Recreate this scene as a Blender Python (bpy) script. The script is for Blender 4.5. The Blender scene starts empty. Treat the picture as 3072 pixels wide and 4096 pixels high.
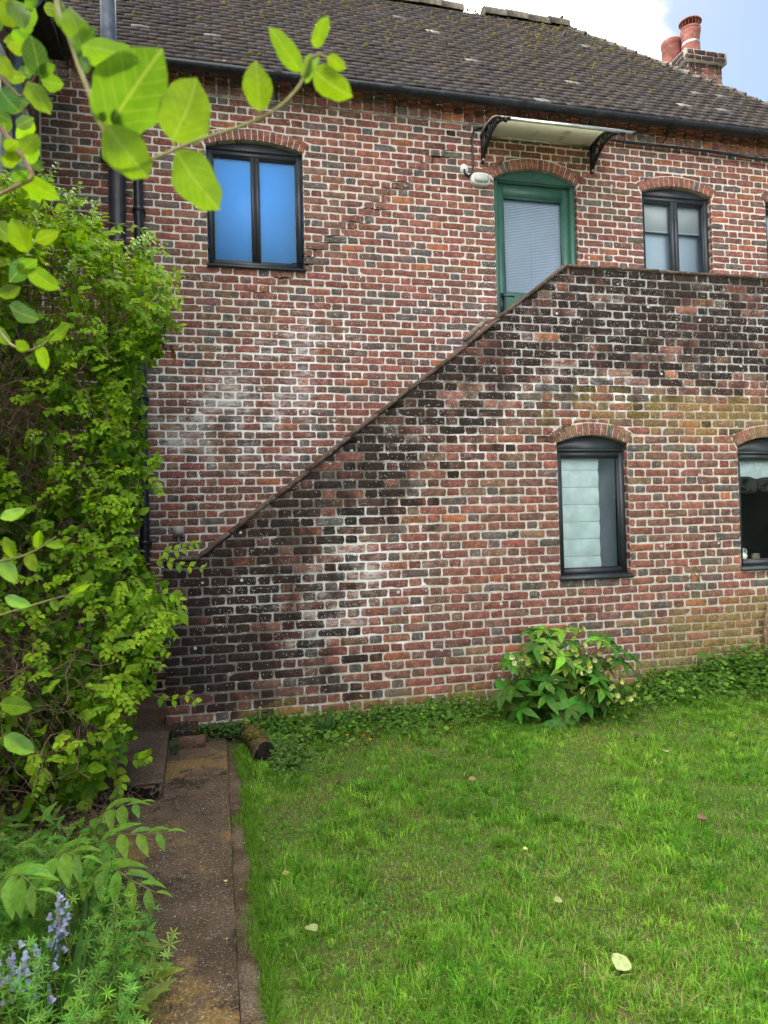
import bpy, math, random
import numpy as np
from mathutils import Matrix, Vector
random.seed(7); rng = np.random.default_rng(7)
SC = bpy.context.scene
COL = SC.collection
R = math.radians

# ------------------------------------------------------------------ camera
E = 1.55                                    # eye height above the path
YAW, PIT, ROL, FPX = R(13.28), R(1.109), R(-1.471), 2840.0
CAM = np.array([0.0, -6.73, E])
_f = np.array([math.sin(YAW)*math.cos(PIT), math.cos(YAW)*math.cos(PIT), math.sin(PIT)])
_r = np.array([math.cos(YAW), -math.sin(YAW), 0.0]); _u = np.cross(_r, _f)
CR = math.cos(ROL)*_r + math.sin(ROL)*_u
CU = -math.sin(ROL)*_r + math.cos(ROL)*_u
CF = _f
cd = bpy.data.cameras.new('camera'); cam = bpy.data.objects.new('camera', cd); COL.objects.link(cam)
cd.sensor_fit = 'VERTICAL'; cd.sensor_height = 36.0; cd.lens = 36.0*FPX/4096
cd.clip_start = 0.05; cd.clip_end = 500
cam.matrix_world = Matrix(((CR[0], CU[0], -CF[0], CAM[0]), (CR[1], CU[1], -CF[1], CAM[1]), (CR[2], CU[2], -CF[2], CAM[2]), (0, 0, 0, 1)))
cd.dof.use_dof = True; cd.dof.focus_distance = 6.2; cd.dof.aperture_fstop = 7.0
SC.camera = cam

# ------------------------------------------------------------------ world, sun, exposure
SUN_EL, SUN_AZ = R(47), R(24)               # behind the house, to the right
w = bpy.data.worlds.new('World'); SC.world = w; w.use_nodes = True
nt = w.node_tree; nt.nodes.clear()
def wn(t, **k):
    n = nt.nodes.new(t)
    for a, b in k.items(): setattr(n, a, b)
    return n
sky = wn('ShaderNodeTexSky', sky_type='NISHITA', sun_disc=False, sun_elevation=SUN_EL, sun_rotation=SUN_AZ, air_density=0.85, dust_density=0.3, ozone_density=1.0)
tc = wn('ShaderNodeTexCoord'); mp = wn('ShaderNodeMapping')
mp.inputs['Location'].default_value = (0.35, 0.1, 0.0); mp.inputs['Scale'].default_value = (1, 1, 1.6)
noi = wn('ShaderNodeTexNoise'); noi.inputs['Scale'].default_value = 1.7; noi.inputs['Detail'].default_value = 7; noi.inputs['Roughness'].default_value = 0.55
# a cloud bank over the house and to the left, open blue sky to the right of its ragged edge
dotn = wn('ShaderNodeVectorMath', operation='DOT_PRODUCT'); dotn.inputs[1].default_value = tuple(float(v) for v in CR)
edge_ = wn('ShaderNodeMath', operation='MULTIPLY_ADD'); edge_.inputs[1].default_value = 0.55; edge_.inputs[2].default_value = -0.275
msub = wn('ShaderNodeMath', operation='SUBTRACT')
ramp = wn('ShaderNodeMapRange', interpolation_type='SMOOTHSTEP'); ramp.inputs[1].default_value = -0.365; ramp.inputs[2].default_value = -0.30
noi2 = wn('ShaderNodeTexNoise'); noi2.inputs['Scale'].default_value = 4.0; noi2.inputs['Detail'].default_value = 6
cr2 = wn('ShaderNodeValToRGB'); cr2.color_ramp.elements[0].color = (9, 9.05, 9.1, 1); cr2.color_ramp.elements[0].position = .36; cr2.color_ramp.elements[1].color = (39, 38, 36, 1); cr2.color_ramp.elements[1].position = .62
mix = wn('ShaderNodeMix', data_type='RGBA')
bg = wn('ShaderNodeBackground'); bg.inputs['Strength'].default_value = 0.05
out = wn('ShaderNodeOutputWorld')
L = nt.links.new
L(tc.outputs['Generated'], mp.inputs['Vector']); L(mp.outputs[0], noi.inputs['Vector']); L(mp.outputs[0], noi2.inputs['Vector'])
L(tc.outputs['Generated'], dotn.inputs[0]); L(noi.outputs['Fac'], edge_.inputs[0]); L(edge_.outputs[0], msub.inputs[0]); L(dotn.outputs['Value'], msub.inputs[1]); L(msub.outputs[0], ramp.inputs[0]); L(noi2.outputs['Fac'], cr2.inputs['Fac'])
L(ramp.outputs[0], mix.inputs['Factor']); L(sky.outputs[0], mix.inputs[6]); L(cr2.outputs['Color'], mix.inputs[7])
L(mix.outputs[2], bg.inputs['Color']); L(bg.outputs[0], out.inputs[0])
sl = bpy.data.lights.new('sun', 'SUN'); sl.energy = 1.5; sl.angle = R(14); sl.color = (1.0, 0.95, 0.86)
so = bpy.data.objects.new('sun', sl); COL.objects.link(so)
sd = Vector((math.sin(SUN_AZ)*math.cos(SUN_EL), math.cos(SUN_AZ)*math.cos(SUN_EL), math.sin(SUN_EL)))
so.rotation_euler = sd.to_track_quat('Z', 'Y').to_euler(); so.location = (0, 20, 20)
vs = SC.view_settings; vs.view_transform = 'Standard'; vs.look = 'None'; vs.gamma = 1.0; vs.use_curve_mapping = False
vs.exposure = 1.95
SC.cycles.max_bounces = 5; SC.cycles.diffuse_bounces = 3; SC.cycles.transparent_max_bounces = 8

# ------------------------------------------------------------------ pixel helpers (1659 x 2212 picture units)
PS = 3072/1659
def ray(x, y): return CF + CR*(x*PS-1536)/FPX + CU*(2048-y*PS)/FPX
def atY(x, y, Y): d = ray(x, y); return CAM + d*((Y-CAM[1])/d[1])
def atZ(x, y, Z): d = ray(x, y); return CAM + d*((Z-CAM[2])/d[2])
def atD(x, y, D): return CAM + ray(x, y)*D
def proj(p):
    q = np.asarray(p, float) - CAM; z = q@CF
    return (1536+FPX*(q@CR)/z)/PS, (2048-FPX*(q@CU)/z)/PS, z

# ------------------------------------------------------------------ mesh builder
class MB:
    def __init__(s): s.V = []; s.F = {}; s.C = []; s.S = []; s.n = 0
    def add(s, V, F, col=(1, 1, 1), st=(0, 0, 0)):
        V = np.asarray(V, float).reshape(-1, 3); k = len(V)
        for f in F:
            s.F.setdefault(len(f), []).append(np.asarray(f, int)[None]+s.n)
        s._att(k, col, st); s.V.append(V); s.n += k
    def bulk(s, V, F, col):                 # V (N,k,3), F list of faces of the template, col (N,3)
        N, k, _ = V.shape
        base = s.n+np.arange(N)[:, None]*k
        for f in F:
            s.F.setdefault(len(f), []).append((base+np.asarray(f)[None]).astype(int))
        s.V.append(V.reshape(-1, 3)); s.C.append(np.repeat(col, k, 0)); s.S.append(np.zeros((N*k, 3))); s.n += N*k
    def _att(s, k, col, st):
        c = np.asarray(col, float); s.C.append(np.broadcast_to(c, (k, 3)))
        t = np.asarray(st, float); s.S.append(np.broadcast_to(t, (k, 3)))
    def box(s, a, b, col=(1, 1, 1), st=(0, 0, 0)):
        x0, y0, z0 = a; x1, y1, z1 = b
        s.add([(x0,y0,z0),(x1,y0,z0),(x1,y1,z0),(x0,y1,z0),(x0,y0,z1),(x1,y0,z1),(x1,y1,z1),(x0,y1,z1)],
              [(0,3,2,1),(4,5,6,7),(0,1,5,4),(1,2,6,5),(2,3,7,6),(3,0,4,7)], col, st)
    def prism(s, pts, d, col=(1, 1, 1)):    # polygon pts (3D) extruded by vector d
        n = len(pts); P = np.asarray(pts, float); V = np.vstack([P, P+np.asarray(d, float)])
        F = [tuple(range(n)), tuple(range(2*n-1, n-1, -1))]+[(i, i+n, (i+1) % n+n, (i+1) % n) for i in range(n)]
        s.add(V, F, col)
    def tube(s, pts, rad, n=6, col=(1, 1, 1), cap=True):
        P = np.asarray(pts, float); m = len(P); rad = np.broadcast_to(np.asarray(rad, float), (m,))
        T = np.gradient(P, axis=0); T /= np.linalg.norm(T, axis=1)[:, None]+1e-9
        a = np.array([0, 0, 1.]) if abs(T[0][2]) < .9 else np.array([1., 0, 0]); V = []
        u = np.cross(T[0], a); u /= np.linalg.norm(u)
        for i in range(m):
            u = u-T[i]*(u@T[i]); u /= np.linalg.norm(u)+1e-9; v = np.cross(T[i], u)
            for k in range(n):
                t = 2*math.pi*k/n; V.append(P[i]+rad[i]*(u*math.cos(t)+v*math.sin(t)))
        F = [(i*n+k, i*n+(k+1) % n, (i+1)*n+(k+1) % n, (i+1)*n+k) for i in range(m-1) for k in range(n)]
        if cap: F += [tuple(range(n-1, -1, -1)), tuple(range((m-1)*n, m*n))]
        s.add(V, F, col)
    def lathe(s, prof, c, n=16, col=(1, 1, 1), M=None):   # prof [(r,z)]
        V = []; m = len(prof)
        for r, z in prof:
            for k in range(n):
                t = 2*math.pi*k/n; V.append((r*math.cos(t), r*math.sin(t), z))
        V = np.array(V)
        if M is not None: V = V@np.asarray(M).T
        F = [(i*n+k, i*n+(k+1) % n, (i+1)*n+(k+1) % n, (i+1)*n+k) for i in range(m-1) for k in range(n)]
        s.add(V+np.asarray(c, float), F, col)
    def mesh(s, name, smooth=False):
        me = bpy.data.meshes.new(name)
        V = np.vstack(s.V); loops = []; tot = []
        for n, L_ in s.F.items():
            a = np.vstack(L_); loops.append(a.ravel()); tot.append(np.full(len(a), n))
        loops = np.concatenate(loops); tot = np.concatenate(tot); start = np.concatenate([[0], np.cumsum(tot)[:-1]])
        me.vertices.add(len(V)); me.vertices.foreach_set('co', V.astype(np.float32).ravel())
        me.loops.add(len(loops)); me.loops.foreach_set('vertex_index', loops.astype(np.int32))
        me.polygons.add(len(tot)); me.polygons.foreach_set('loop_start', start.astype(np.int32)); me.polygons.foreach_set('loop_total', tot.astype(np.int32))
        me.update(calc_edges=True)
        for nm, A in (('col', s.C), ('stain', s.S)):
            A = np.vstack(A)
            if nm == 'stain' and not A.any(): continue
            at = me.attributes.new(nm, 'FLOAT_COLOR', 'POINT')
            at.data.foreach_set('color', np.hstack([A, np.ones((len(A), 1))]).astype(np.float32).ravel())
        if smooth: me.polygons.foreach_set('use_smooth', np.ones(len(tot), bool))
        me.validate()
        return me
    def build(s, name, mat, parent=None, smooth=False):
        o = bpy.data.objects.new(name, s.mesh(name, smooth)); COL.objects.link(o)
        o.data.materials.append(mat)
        if parent: o.parent = parent; o.matrix_parent_inverse = parent_inv(parent)
        return o
def parent_inv(p):
    m = Matrix.Identity(4); q = p
    while q: m = m @ Matrix.Translation(-Vector(q.location)); q = None if not q.parent else None
    return m if p.type == 'EMPTY' else Matrix.Identity(4)
def thing(name, loc, label, cat, group=None):
    o = bpy.data.objects.new(name, None); o.location = loc; o.empty_display_size = .1; COL.objects.link(o)
    return tag(o, label, cat, group)
def tag(o, label=None, cat=None, group=None, kind=None):
    if label: o['label'] = label
    if cat: o['category'] = cat
    if group: o['group'] = group
    if kind: o['kind'] = kind
    return o
def part(parent, name, mat, fn, smooth=False):
    m = MB(); fn(m); return m.build(name, mat, parent, smooth)

# ------------------------------------------------------------------ materials
class NT:
    def __init__(s, name):
        s.m = bpy.data.materials.new(name); s.m.use_nodes = True; s.t = s.m.node_tree; s.t.nodes.clear()
        s.o = s.t.nodes.new('ShaderNodeOutputMaterial')
    def n(s, typ, ins=None, **props):
        n = s.t.nodes.new(typ)
        for a, b in props.items(): setattr(n, a, b)
        for k, v in (ins or {}).items():
            if hasattr(v, 'is_output'): s.t.links.new(v, n.inputs[k])
            else: n.inputs[k].default_value = v
        return n
    def math(s, op, a, b=0.0, c=None, clamp=False):
        n = s.n('ShaderNodeMath', operation=op, use_clamp=clamp)
        for i, v in enumerate((a, b) if c is None else (a, b, c)):
            if hasattr(v, 'is_output'): s.t.links.new(v, n.inputs[i])
            else: n.inputs[i].default_value = v
        return n.outputs[0]
    def step(s, v, lo, hi):
        n = s.n('ShaderNodeMapRange', {0: v, 1: lo, 2: hi, 3: 0.0, 4: 1.0}, interpolation_type='SMOOTHSTEP'); return n.outputs[0]
    def mix(s, f, a, b, mode='MIX'):
        n = s.n('ShaderNodeMix', data_type='RGBA', blend_type=mode)
        for i, v in ((0, f), (6, a), (7, b)):
            if hasattr(v, 'is_output'): s.t.links.new(v, n.inputs[i])
            else: n.inputs[i].default_value = v if not isinstance(v, tuple) or len(v) == 4 else (*v, 1)
        return n.outputs[2]
    def pos(s): return s.n('ShaderNodeNewGeometry').outputs['Position']
    def noise(s, scale, detail=3, vec=None, rough=.55, col=False):
        n = s.n('ShaderNodeTexNoise', {'Scale': scale, 'Detail': detail, 'Roughness': rough, 'Vector': vec if vec is not None else s.pos()})
        return n.outputs['Color' if col else 'Fac']
    def bump(s, h, strength, dist): return s.n('ShaderNodeBump', {'Height': h, 'Strength': strength, 'Distance': dist}).outputs[0]
    def bsdf(s, col, rough=.8, nrm=None, metal=0.0, spec=.5, **k):
        ins = {'Base Color': col if hasattr(col, 'is_output') else (*col[:3], 1), 'Roughness': rough, 'Metallic': metal, 'Specular IOR Level': spec}
        if nrm is not None: ins['Normal'] = nrm
        ins.update(k); return s.n('ShaderNodeBsdfPrincipled', ins).outputs[0]
    def out(s, sh): s.t.links.new(sh, s.o.inputs[0]); return s.m

def plain(name, col, rough=.6, var=.25, scale=8, bump=.15, bscale=60, spec=.4, metal=0.0, dirt=None):
    n = NT(name); v = n.noise(scale, 5)
    c = n.mix(n.step(v, .3, .7), tuple(x*(1-var) for x in col), tuple(min(1, x*(1+var)) for x in col))
    if dirt is not None: c = n.mix(n.step(n.noise(scale*2.3, 6), .52, .72), c, dirt)
    r = n.math('MULTIPLY_ADD', n.noise(scale*1.7, 3), .3, rough-.15)
    return n.out(n.bsdf(c, r, n.bump(n.noise(bscale, 4), bump, .01), metal, spec))
def attr(n, nm): return n.n('ShaderNodeAttribute', attribute_name=nm)

def masonry(name, is_mortar):
    n = NT(name); P = n.pos()
    base = attr(n, 'col').outputs['Color']
    sep = n.n('ShaderNodeSeparateColor', {0: attr(n, 'stain').outputs['Color']}).outputs
    fine = n.noise(95, 3, P, .65); med = n.noise(17, 3, P); big = n.noise(3.1, 2, P)
    if is_mortar:
        c = n.mix(n.step(med, .3, .75), (.78, .77, .75), (1.1, 1.08, 1.04), 'MIX')
        c = n.mix(1.0, base, c, 'MULTIPLY')
        c = n.mix(n.step(fine, .5, .8), c, n.mix(1.0, c, (.6, .57, .52), 'MULTIPLY'))
    else:
        base = n.mix(n.math('MULTIPLY', n.step(n.noise(7.5, 2, P), .42, .66), .55), base, (.190, .088, .064))
        c = n.mix(n.step(med, .28, .72), n.mix(1.0, base, (.62, .64, .68), 'MULTIPLY'), n.mix(1.0, base, (1.28, 1.2, 1.14), 'MULTIPLY'))
        c = n.mix(n.math('MULTIPLY', n.step(fine, .55, .75), .5), c, n.mix(1.0, base, (.45, .42, .42), 'MULTIPLY'))
        # pale dusting of lime on the faces
        c = n.mix(n.math('MULTIPLY', n.step(n.noise(38, 4, P, .7), .52, .78), .5), c, (.5, .45, .42))
    # black crust
    PV = n.n('ShaderNodeVectorMath', {0: P, 1: (1.7, 1.0, .55)}, operation='MULTIPLY').outputs[0]
    dk = n.math('ADD', sep[0], n.math('MULTIPLY', n.math('SUBTRACT', n.noise(3.2, 5, PV, .65), .5), 1.5))
    dk = n.math('ADD', dk, n.math('MULTIPLY', n.math('SUBTRACT', n.noise(13, 3, P, .6), .5), .8))
    dk = n.step(dk, .18, .92)
    dk = n.math('MULTIPLY', dk, .82 if is_mortar else .93)
    dkc = n.mix(n.step(n.noise(26, 4, P), .35, .7), (.010, .008, .008), (.032, .023, .020))
    if is_mortar: dkc = n.mix(.5, dkc, (.105, .092, .08))
    c = n.mix(dk, c, dkc)
    # yellow-olive lichen film
    ye = n.math('ADD', sep[2], n.math('MULTIPLY', n.math('SUBTRACT', n.noise(6.5, 4, P, .6), .5), 1.2))
    ye = n.math('MULTIPLY', n.step(ye, .45, 1.05), .60)
    c = n.mix(ye, c, n.mix(n.step(n.noise(55, 3, P), .35, .7), (.14, .105, .03), (.33, .25, .07)))
    # white efflorescence and lichen spots
    wh = n.math('MULTIPLY', sep[1], n.step(big, .25, .65))
    PX = n.n('ShaderNodeVectorMath', {0: P, 1: (.55, 1.0, 1.7)}, operation='MULTIPLY').outputs[0]
    if is_mortar:
        c = n.mix(n.math('MULTIPLY', n.step(n.math('ADD', n.noise(14, 4, P, .65), n.math('MULTIPLY', wh, .60)), .62, .88), n.math('MULTIPLY_ADD', dk, -.6, .88)), c, (.80, .79, .77))
    else:
        vo = n.n('ShaderNodeTexVoronoi', {'Vector': P, 'Scale': 95.0, 'Randomness': 1.0})
        sel = n.n('ShaderNodeSeparateColor', {0: vo.outputs['Color']}).outputs
        spot = n.math('MULTIPLY', n.math('LESS_THAN', vo.outputs['Distance'], n.math('MULTIPLY_ADD', sel[1], .34, .10)), n.math('LESS_THAN', sel[0], n.math('MULTIPLY', wh, .34)))
        vo2 = n.n('ShaderNodeTexVoronoi', {'Vector': P, 'Scale': 17.0, 'Randomness': 1.0})
        sel2 = n.n('ShaderNodeSeparateColor', {0: vo2.outputs['Color']}).outputs
        dist2 = n.math('ADD', vo2.outputs['Distance'], n.math('MULTIPLY', n.math('SUBTRACT', n.noise(60, 3, P), .5), .25))
        spot2 = n.math('MULTIPLY', n.math('LESS_THAN', dist2, .22), n.math('LESS_THAN', sel2[0], n.math('MULTIPLY', wh, .16)))
        c = n.mix(n.math('MULTIPLY', n.math('MAXIMUM', spot, spot2), .8), c, (.62, .61, .57))
        smear = n.step(n.math('ADD', n.noise(20, 5, PX, .75), n.math('MULTIPLY', wh, .26)), .60, .88)
        c = n.mix(n.math('MULTIPLY', n.math('MULTIPLY', smear, n.math('MULTIPLY_ADD', dk, -.95, .95, clamp=True)), n.math('MULTIPLY', wh, .75, clamp=True)), c, (.62, .59, .56))
    h = n.math('ADD', n.math('MULTIPLY', fine, .5), n.math('ADD', n.math('MULTIPLY', n.noise(230, 2, P), .35), n.math('MULTIPLY', med, .6)))
    return n.out(n.bsdf(c, .92, n.bump(h, .45, .004), 0, .25))

def leafmat(name, trans=.45, gloss=.45, spec=.16):
    n = NT(name); base = attr(n, 'col').outputs['Color']
    c = n.mix(n.step(n.noise(55, 3), .3, .7), n.mix(1.0, base, (.8, .82, .8), 'MULTIPLY'), n.mix(1.0, base, (1.18, 1.14, 1.1), 'MULTIPLY'))
    p = n.bsdf(c, gloss, n.bump(n.noise(120, 3), .25, .004), 0, spec)
    t = n.n('ShaderNodeBsdfTranslucent', {'Color': n.mix(1.0, c, (1.5, 1.45, .55), 'MULTIPLY')}).outputs[0]
    return n.out(n.n('ShaderNodeMixShader', {0: trans, 1: p, 2: t}).outputs[0])
def glassmat(name, tint=(.9, .95, .97), boost=0.0):
    n = NT(name)
    fr = n.n('ShaderNodeFresnel', {'IOR': 1.5}).outputs[0]
    f = n.math('MULTIPLY_ADD', fr, 1.1, boost, clamp=True)
    wv = n.bump(n.noise(2.2, 2), .08, .05)
    return n.out(n.n('ShaderNodeMixShader', {0: f, 1: n.n('ShaderNodeBsdfTransparent', {0: (*tint, 1)}).outputs[0],
                 2: n.n('ShaderNodeBsdfGlossy', {'Roughness': .02, 'Normal': wv}).outputs[0]}).outputs[0])
def groundmat(name, cols, scale, bump=.6, bs=90, flecks=None, rough=.95):
    n = NT(name); P = n.pos()
    c = n.mix(n.step(n.noise(scale, 6, P), .35, .65), cols[0], cols[1])
    for i, k in enumerate(cols[2:]): c = n.mix(n.step(n.noise(scale*(.35+.4*i), 6, n.n('ShaderNodeVectorMath', {0: P, 1: (7.3*(i+1), 3.1, 0)}, operation='ADD').outputs[0], .65), .52, .60), c, k)
    c = n.mix(n.math('MULTIPLY', n.step(n.noise(bs, 3, P), .35, .7), .75), n.mix(1.0, c, (.55, .55, .55), 'MULTIPLY'), n.mix(1.0, c, (1.35, 1.3, 1.25), 'MULTIPLY'))
    if flecks: c = n.mix(n.step(n.noise(flecks[0], 1, P), flecks[1], flecks[1]+.03), c, flecks[2])
    return n.out(n.bsdf(c, rough, n.bump(n.math('ADD', n.noise(bs, 5, P), n.math('MULTIPLY', n.noise(scale*3, 4, P), .6)), bump, .012), 0, .2))

M = {}
M['brick'] = masonry('brick', False); M['mortar'] = masonry('mortar', True)
M['leaf'] = leafmat('leaf'); M['thick_leaf'] = leafmat('thick_leaf', .22, .5, .22); M['grass'] = leafmat('grass_blade', .35, .55, .10)
M['petal'] = leafmat('petal', .4, .6, .2)
M['anthracite'] = plain('anthracite', (.032, .038, .045), .42, .2, 5, .06)
M['black'] = plain('black_plastic', (.012, .013, .017), .34, .3, 9, .1, 40, dirt=(.04, .042, .045))
M['iron'] = plain('painted_iron', (.016, .018, .025), .38, .3, 7, .3, 45, dirt=(.035, .04, .055))
M['bluepipe'] = plain('blue_grey_paint', (.10, .12, .17), .5, .25, 7, .15, dirt=(.2, .21, .24))
M['green'] = plain('green_paint', (.046, .125, .100), .4, .16, 4, .08, 30, dirt=(.06, .145, .115))
M['cream'] = plain('cream_paint', (.62, .58, .45), .6, .12, 6, .1)
M['alu'] = plain('aluminium', (.62, .62, .6), .35, .2, 12, .1, metal=.8)
M['steel'] = plain('zinc_screw', (.5, .5, .5), .35, .1, 12, .05, metal=.9)
M['lampbody'] = plain('lamp_plastic', (.62, .66, .64), .45, .1, 9, .05)
M['lampglass'] = plain('lamp_glass', (.45, .5, .48), .3, .1, 30, .3, 150)
M['greyplastic'] = plain('grey_plastic', (.33, .33, .31), .55, .15, 20, .1, dirt=(.22, .21, .18))
M['concrete'] = groundmat('step_concrete', ((.105, .077, .056), (.155, .116, .084), (.075, .057, .042)), 5, .7, 70, (60, .70, (.32, .28, .22)))
M['path'] = groundmat('path_concrete', ((.086, .061, .042), (.140, .102, .070), (.23, .155, .062), (.042, .033, .024)), 3.6, 1.0, 110, (120, .66, (.34, .29, .22)))
M['edging'] = groundmat('edging_concrete', ((.095, .064, .042), (.21, .16, .115), (.095, .066, .042)), 4.5, 1.0, 100)
M['soil'] = groundmat('soil', ((.05, .033, .02), (.085, .058, .036)), 9, 1, 50)
M['lawn'] = groundmat('lawn_ground', ((.085, .125, .025), (.11, .15, .032), (.12, .11, .04)), 3, 1, 60)
M['far'] = groundmat('far_ground', ((.05, .07, .02), (.065, .085, .025)), .4, .5, 20)
M['coping'] = plain('coping_tile', (.085, .058, .045), .85, .4, 14, .5, 70, .2, dirt=(.19, .165, .14))
M['wood'] = plain('grey_wood', (.20, .17, .14), .85, .35, 20, .5, 90, .2, dirt=(.11, .085, .07))
M['bark'] = plain('log_bark', (.085, .062, .034), .95, .4, 18, .8, 60, .15, dirt=(.2, .16, .035))
M['rot'] = plain('rotten_wood', (.012, .010, .009), .95, .4, 25, 1, 80, .1)
M['twig'] = plain('twig', (.20, .135, .085), .9, .4, 20, .4, 80, .2)
M['stem'] = plain('green_stem', (.20, .19, .07), .6, .3, 20, .2, 80, .3)
M['clay'] = plain('terracotta', (.25, .095, .075), .85, .3, 7, .3, 40, .25, dirt=(.33, .18, .15))
M['moss'] = plain('moss', (.10, .085, .035), 1, .4, 40, 1, 120, .1, dirt=(.16, .15, .06))
M['greenmoss'] = plain('green_moss', (.09, .095, .015), 1, .4, 40, 1, 120, .1, dirt=(.20, .17, .02))
M['void'] = plain('dark_gap', (.006, .005, .005), 1, .2, 20, .2, 80, .05)
M['dark'] = plain('dark_room', (.02, .022, .025), .9, .3, 3, .05)
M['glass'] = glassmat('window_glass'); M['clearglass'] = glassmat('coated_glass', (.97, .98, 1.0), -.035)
M['skyreflect'] = plain('painted_sky_reflection', (.12, .46, 1.0), .5, .03, 1.5, .02, 40, .3)  # reflected blue sky put into the colour of a panel
M['paleblind'] = plain('pale_blind', (.62, .64, .64), .7, .05, 3, .05)
M['roomwall'] = plain('pale_blue_room', (.55, .65, .74), .8, .10, 1.2, .02)
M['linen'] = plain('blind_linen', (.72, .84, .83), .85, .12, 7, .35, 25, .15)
M['slat'] = plain('slat_paint', (.66, .74, .86), .45, .06, 3, .03)
M['ceramic'] = plain('ceramic', (.62, .68, .62), .3, .08, 10, .05)
M['brush'] = plain('brush_wood', (.5, .42, .28), .7, .15, 14, .1)
M['lead'] = plain('lead_sheet', (.18, .18, .19), .6, .25, 10, .1)
def tilemat():
    n = NT('clay_tile'); base = attr(n, 'col').outputs['Color']
    c = n.mix(n.step(n.noise(22, 5), .3, .7), n.mix(1.0, base, (.6, .6, .62), 'MULTIPLY'), n.mix(1.0, base, (1.35, 1.3, 1.25), 'MULTIPLY'))
    c = n.mix(n.math('MULTIPLY', n.step(n.noise(60, 5), .60, .70), .55), c, (.16, .14, .10))
    return n.out(n.bsdf(c, .88, n.bump(n.noise(90, 5), .6, .006), 0, .3))
M['tile'] = tilemat()
def polymat():
    n = NT('polycarbonate'); c = n.mix(n.step(n.noise(5, 6), .52, .66), (.62, .62, .47), (.34, .31, .2))
    t = n.n('ShaderNodeBsdfTranslucent', {'Color': c}).outputs[0]
    tr = n.n('ShaderNodeBsdfTransparent', {'Color': (.85, .85, .76, 1)}).outputs[0]
    a = n.n('ShaderNodeMixShader', {0: .34, 1: t, 2: tr}).outputs[0]
    g = n.bsdf((.55, .55, .46), .25)
    return n.out(n.n('ShaderNodeMixShader', {0: .22, 1: a, 2: g}).outputs[0])
M['poly'] = polymat()

# ------------------------------------------------------------------ wall description (z in metres above the eye line -> +E)
def ss(a, b, x): t = np.clip((np.asarray(x, float)-a)/(b-a), 0, 1); return t*t*(3-2*t)
YF = -1.172                                 # face of the stair wall;  y = 0 is the face of the house wall
XL = -0.395                                 # its left end
X1, Z1, X2, Z2 = -0.138, -0.21, 2.97, 2.205
def ztop(x):
    return np.where(x < X1, Z1, np.where(x > X2, Z2, Z1+(x-X1)*(Z2-Z1)/(X2-X1)))
def g2(x, z, cx, cz, rx, rz): return np.exp(-((x-cx)/rx)**2-((z-cz)/rz)**2)
def st_front(x, z):
    x = np.asarray(x, float); z = np.asarray(z, float); d = (ztop(x)-z)
    dk = np.where(x > X2-.25, 1.12-1.12*ss(.45, 1.7, d), 1.1-1.1*ss(.02, 1.2, d*.79))
    lf = (1-ss(.15, 1.55, x))*ss(-1.6, -1.15, z)*1.2
    dk = np.maximum(dk, lf)
    wh = .85*g2(x, z, 1.05, -.45, .8, .55)+.45*g2(x, z, .6, -.9, .4, .35)+.22*np.exp(-((d-.55)/.35)**2)+.30*ss(1.9, 2.8, x)*ss(.7, 1.2, z)+.22*ss(.8, 1.6, x)*ss(.0, .7, z)*(1-ss(3, 4, x))+.10
    ye = .75*ss(1.4, 3.2, x)*np.exp(-((z-1.0)/.24)**2)+.85*ss(2.9, 4.7, x)*(1-ss(-1.05, -.35, z))+.88*(1-ss(-1.45, -1.12, z))*ss(-.6, .6, x)+.35*ss(2.2, 3.0, x)*(1-ss(-1.0, -.5, z))+.45*ss(2.5, 4, x)*np.exp(-((z-.6)/.35)**2)
    return np.stack([dk, np.clip(wh, 0, 1), np.clip(ye, 0, 1)], -1)
def st_main(x, z):
    x = np.asarray(x, float); z = np.asarray(z, float)
    wh = 1.7*g2(x, z, .12, 1.0, .75, .48)+.8*g2(x, z, .9, 1.75, .7, .45)+.35*ss(1.2, 2.6, x)*(1-ss(2.2, 3.4, z))+.25*g2(x, z, -.3, .0, .3, .4)+.09
    dk = .45*ss(4.12, 4.25, z)+.22*g2(x, z, 2.2, 3.6, .5, .5)+.30*(1-ss(-1.0, -.2, z))
    return np.stack([dk, np.clip(wh, 0, 1), 0*x+.0*z], -1)
RED, DRED, BRN, GRY, ORG, PUR, TAN = (.235, .094, .070), (.190, .070, .055), (.165, .092, .066), (.105, .097, .090), (.31, .115, .056), (.165, .085, .072), (.21, .130, .086)
def brickcol(x, z, front, head=False):
    t = random.random()
    if head and random.random() < .22: k = random.uniform(.75, 1.2); return tuple(v*k for v in GRY)
    if front:
        P = [(RED, .38), (DRED, .12), (BRN, .2), (GRY, .10), (ORG, .04), (PUR, .10), (TAN, .06)]
    elif x > 1.3: P = [(RED, .44), (DRED, .13), (BRN, .16), (GRY, .12), (ORG, .07), (PUR, .08)]
    else: P = [(RED, .24), (DRED, .09), (BRN, .36), (GRY, .14), (ORG, .03), (PUR, .07), (TAN, .07)]
    for c, p in P:
        t -= p
        if t <= 0: break
    k = random.uniform(.78, 1.22)
    return tuple(v*k*random.uniform(.93, 1.07) for v in c)

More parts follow.
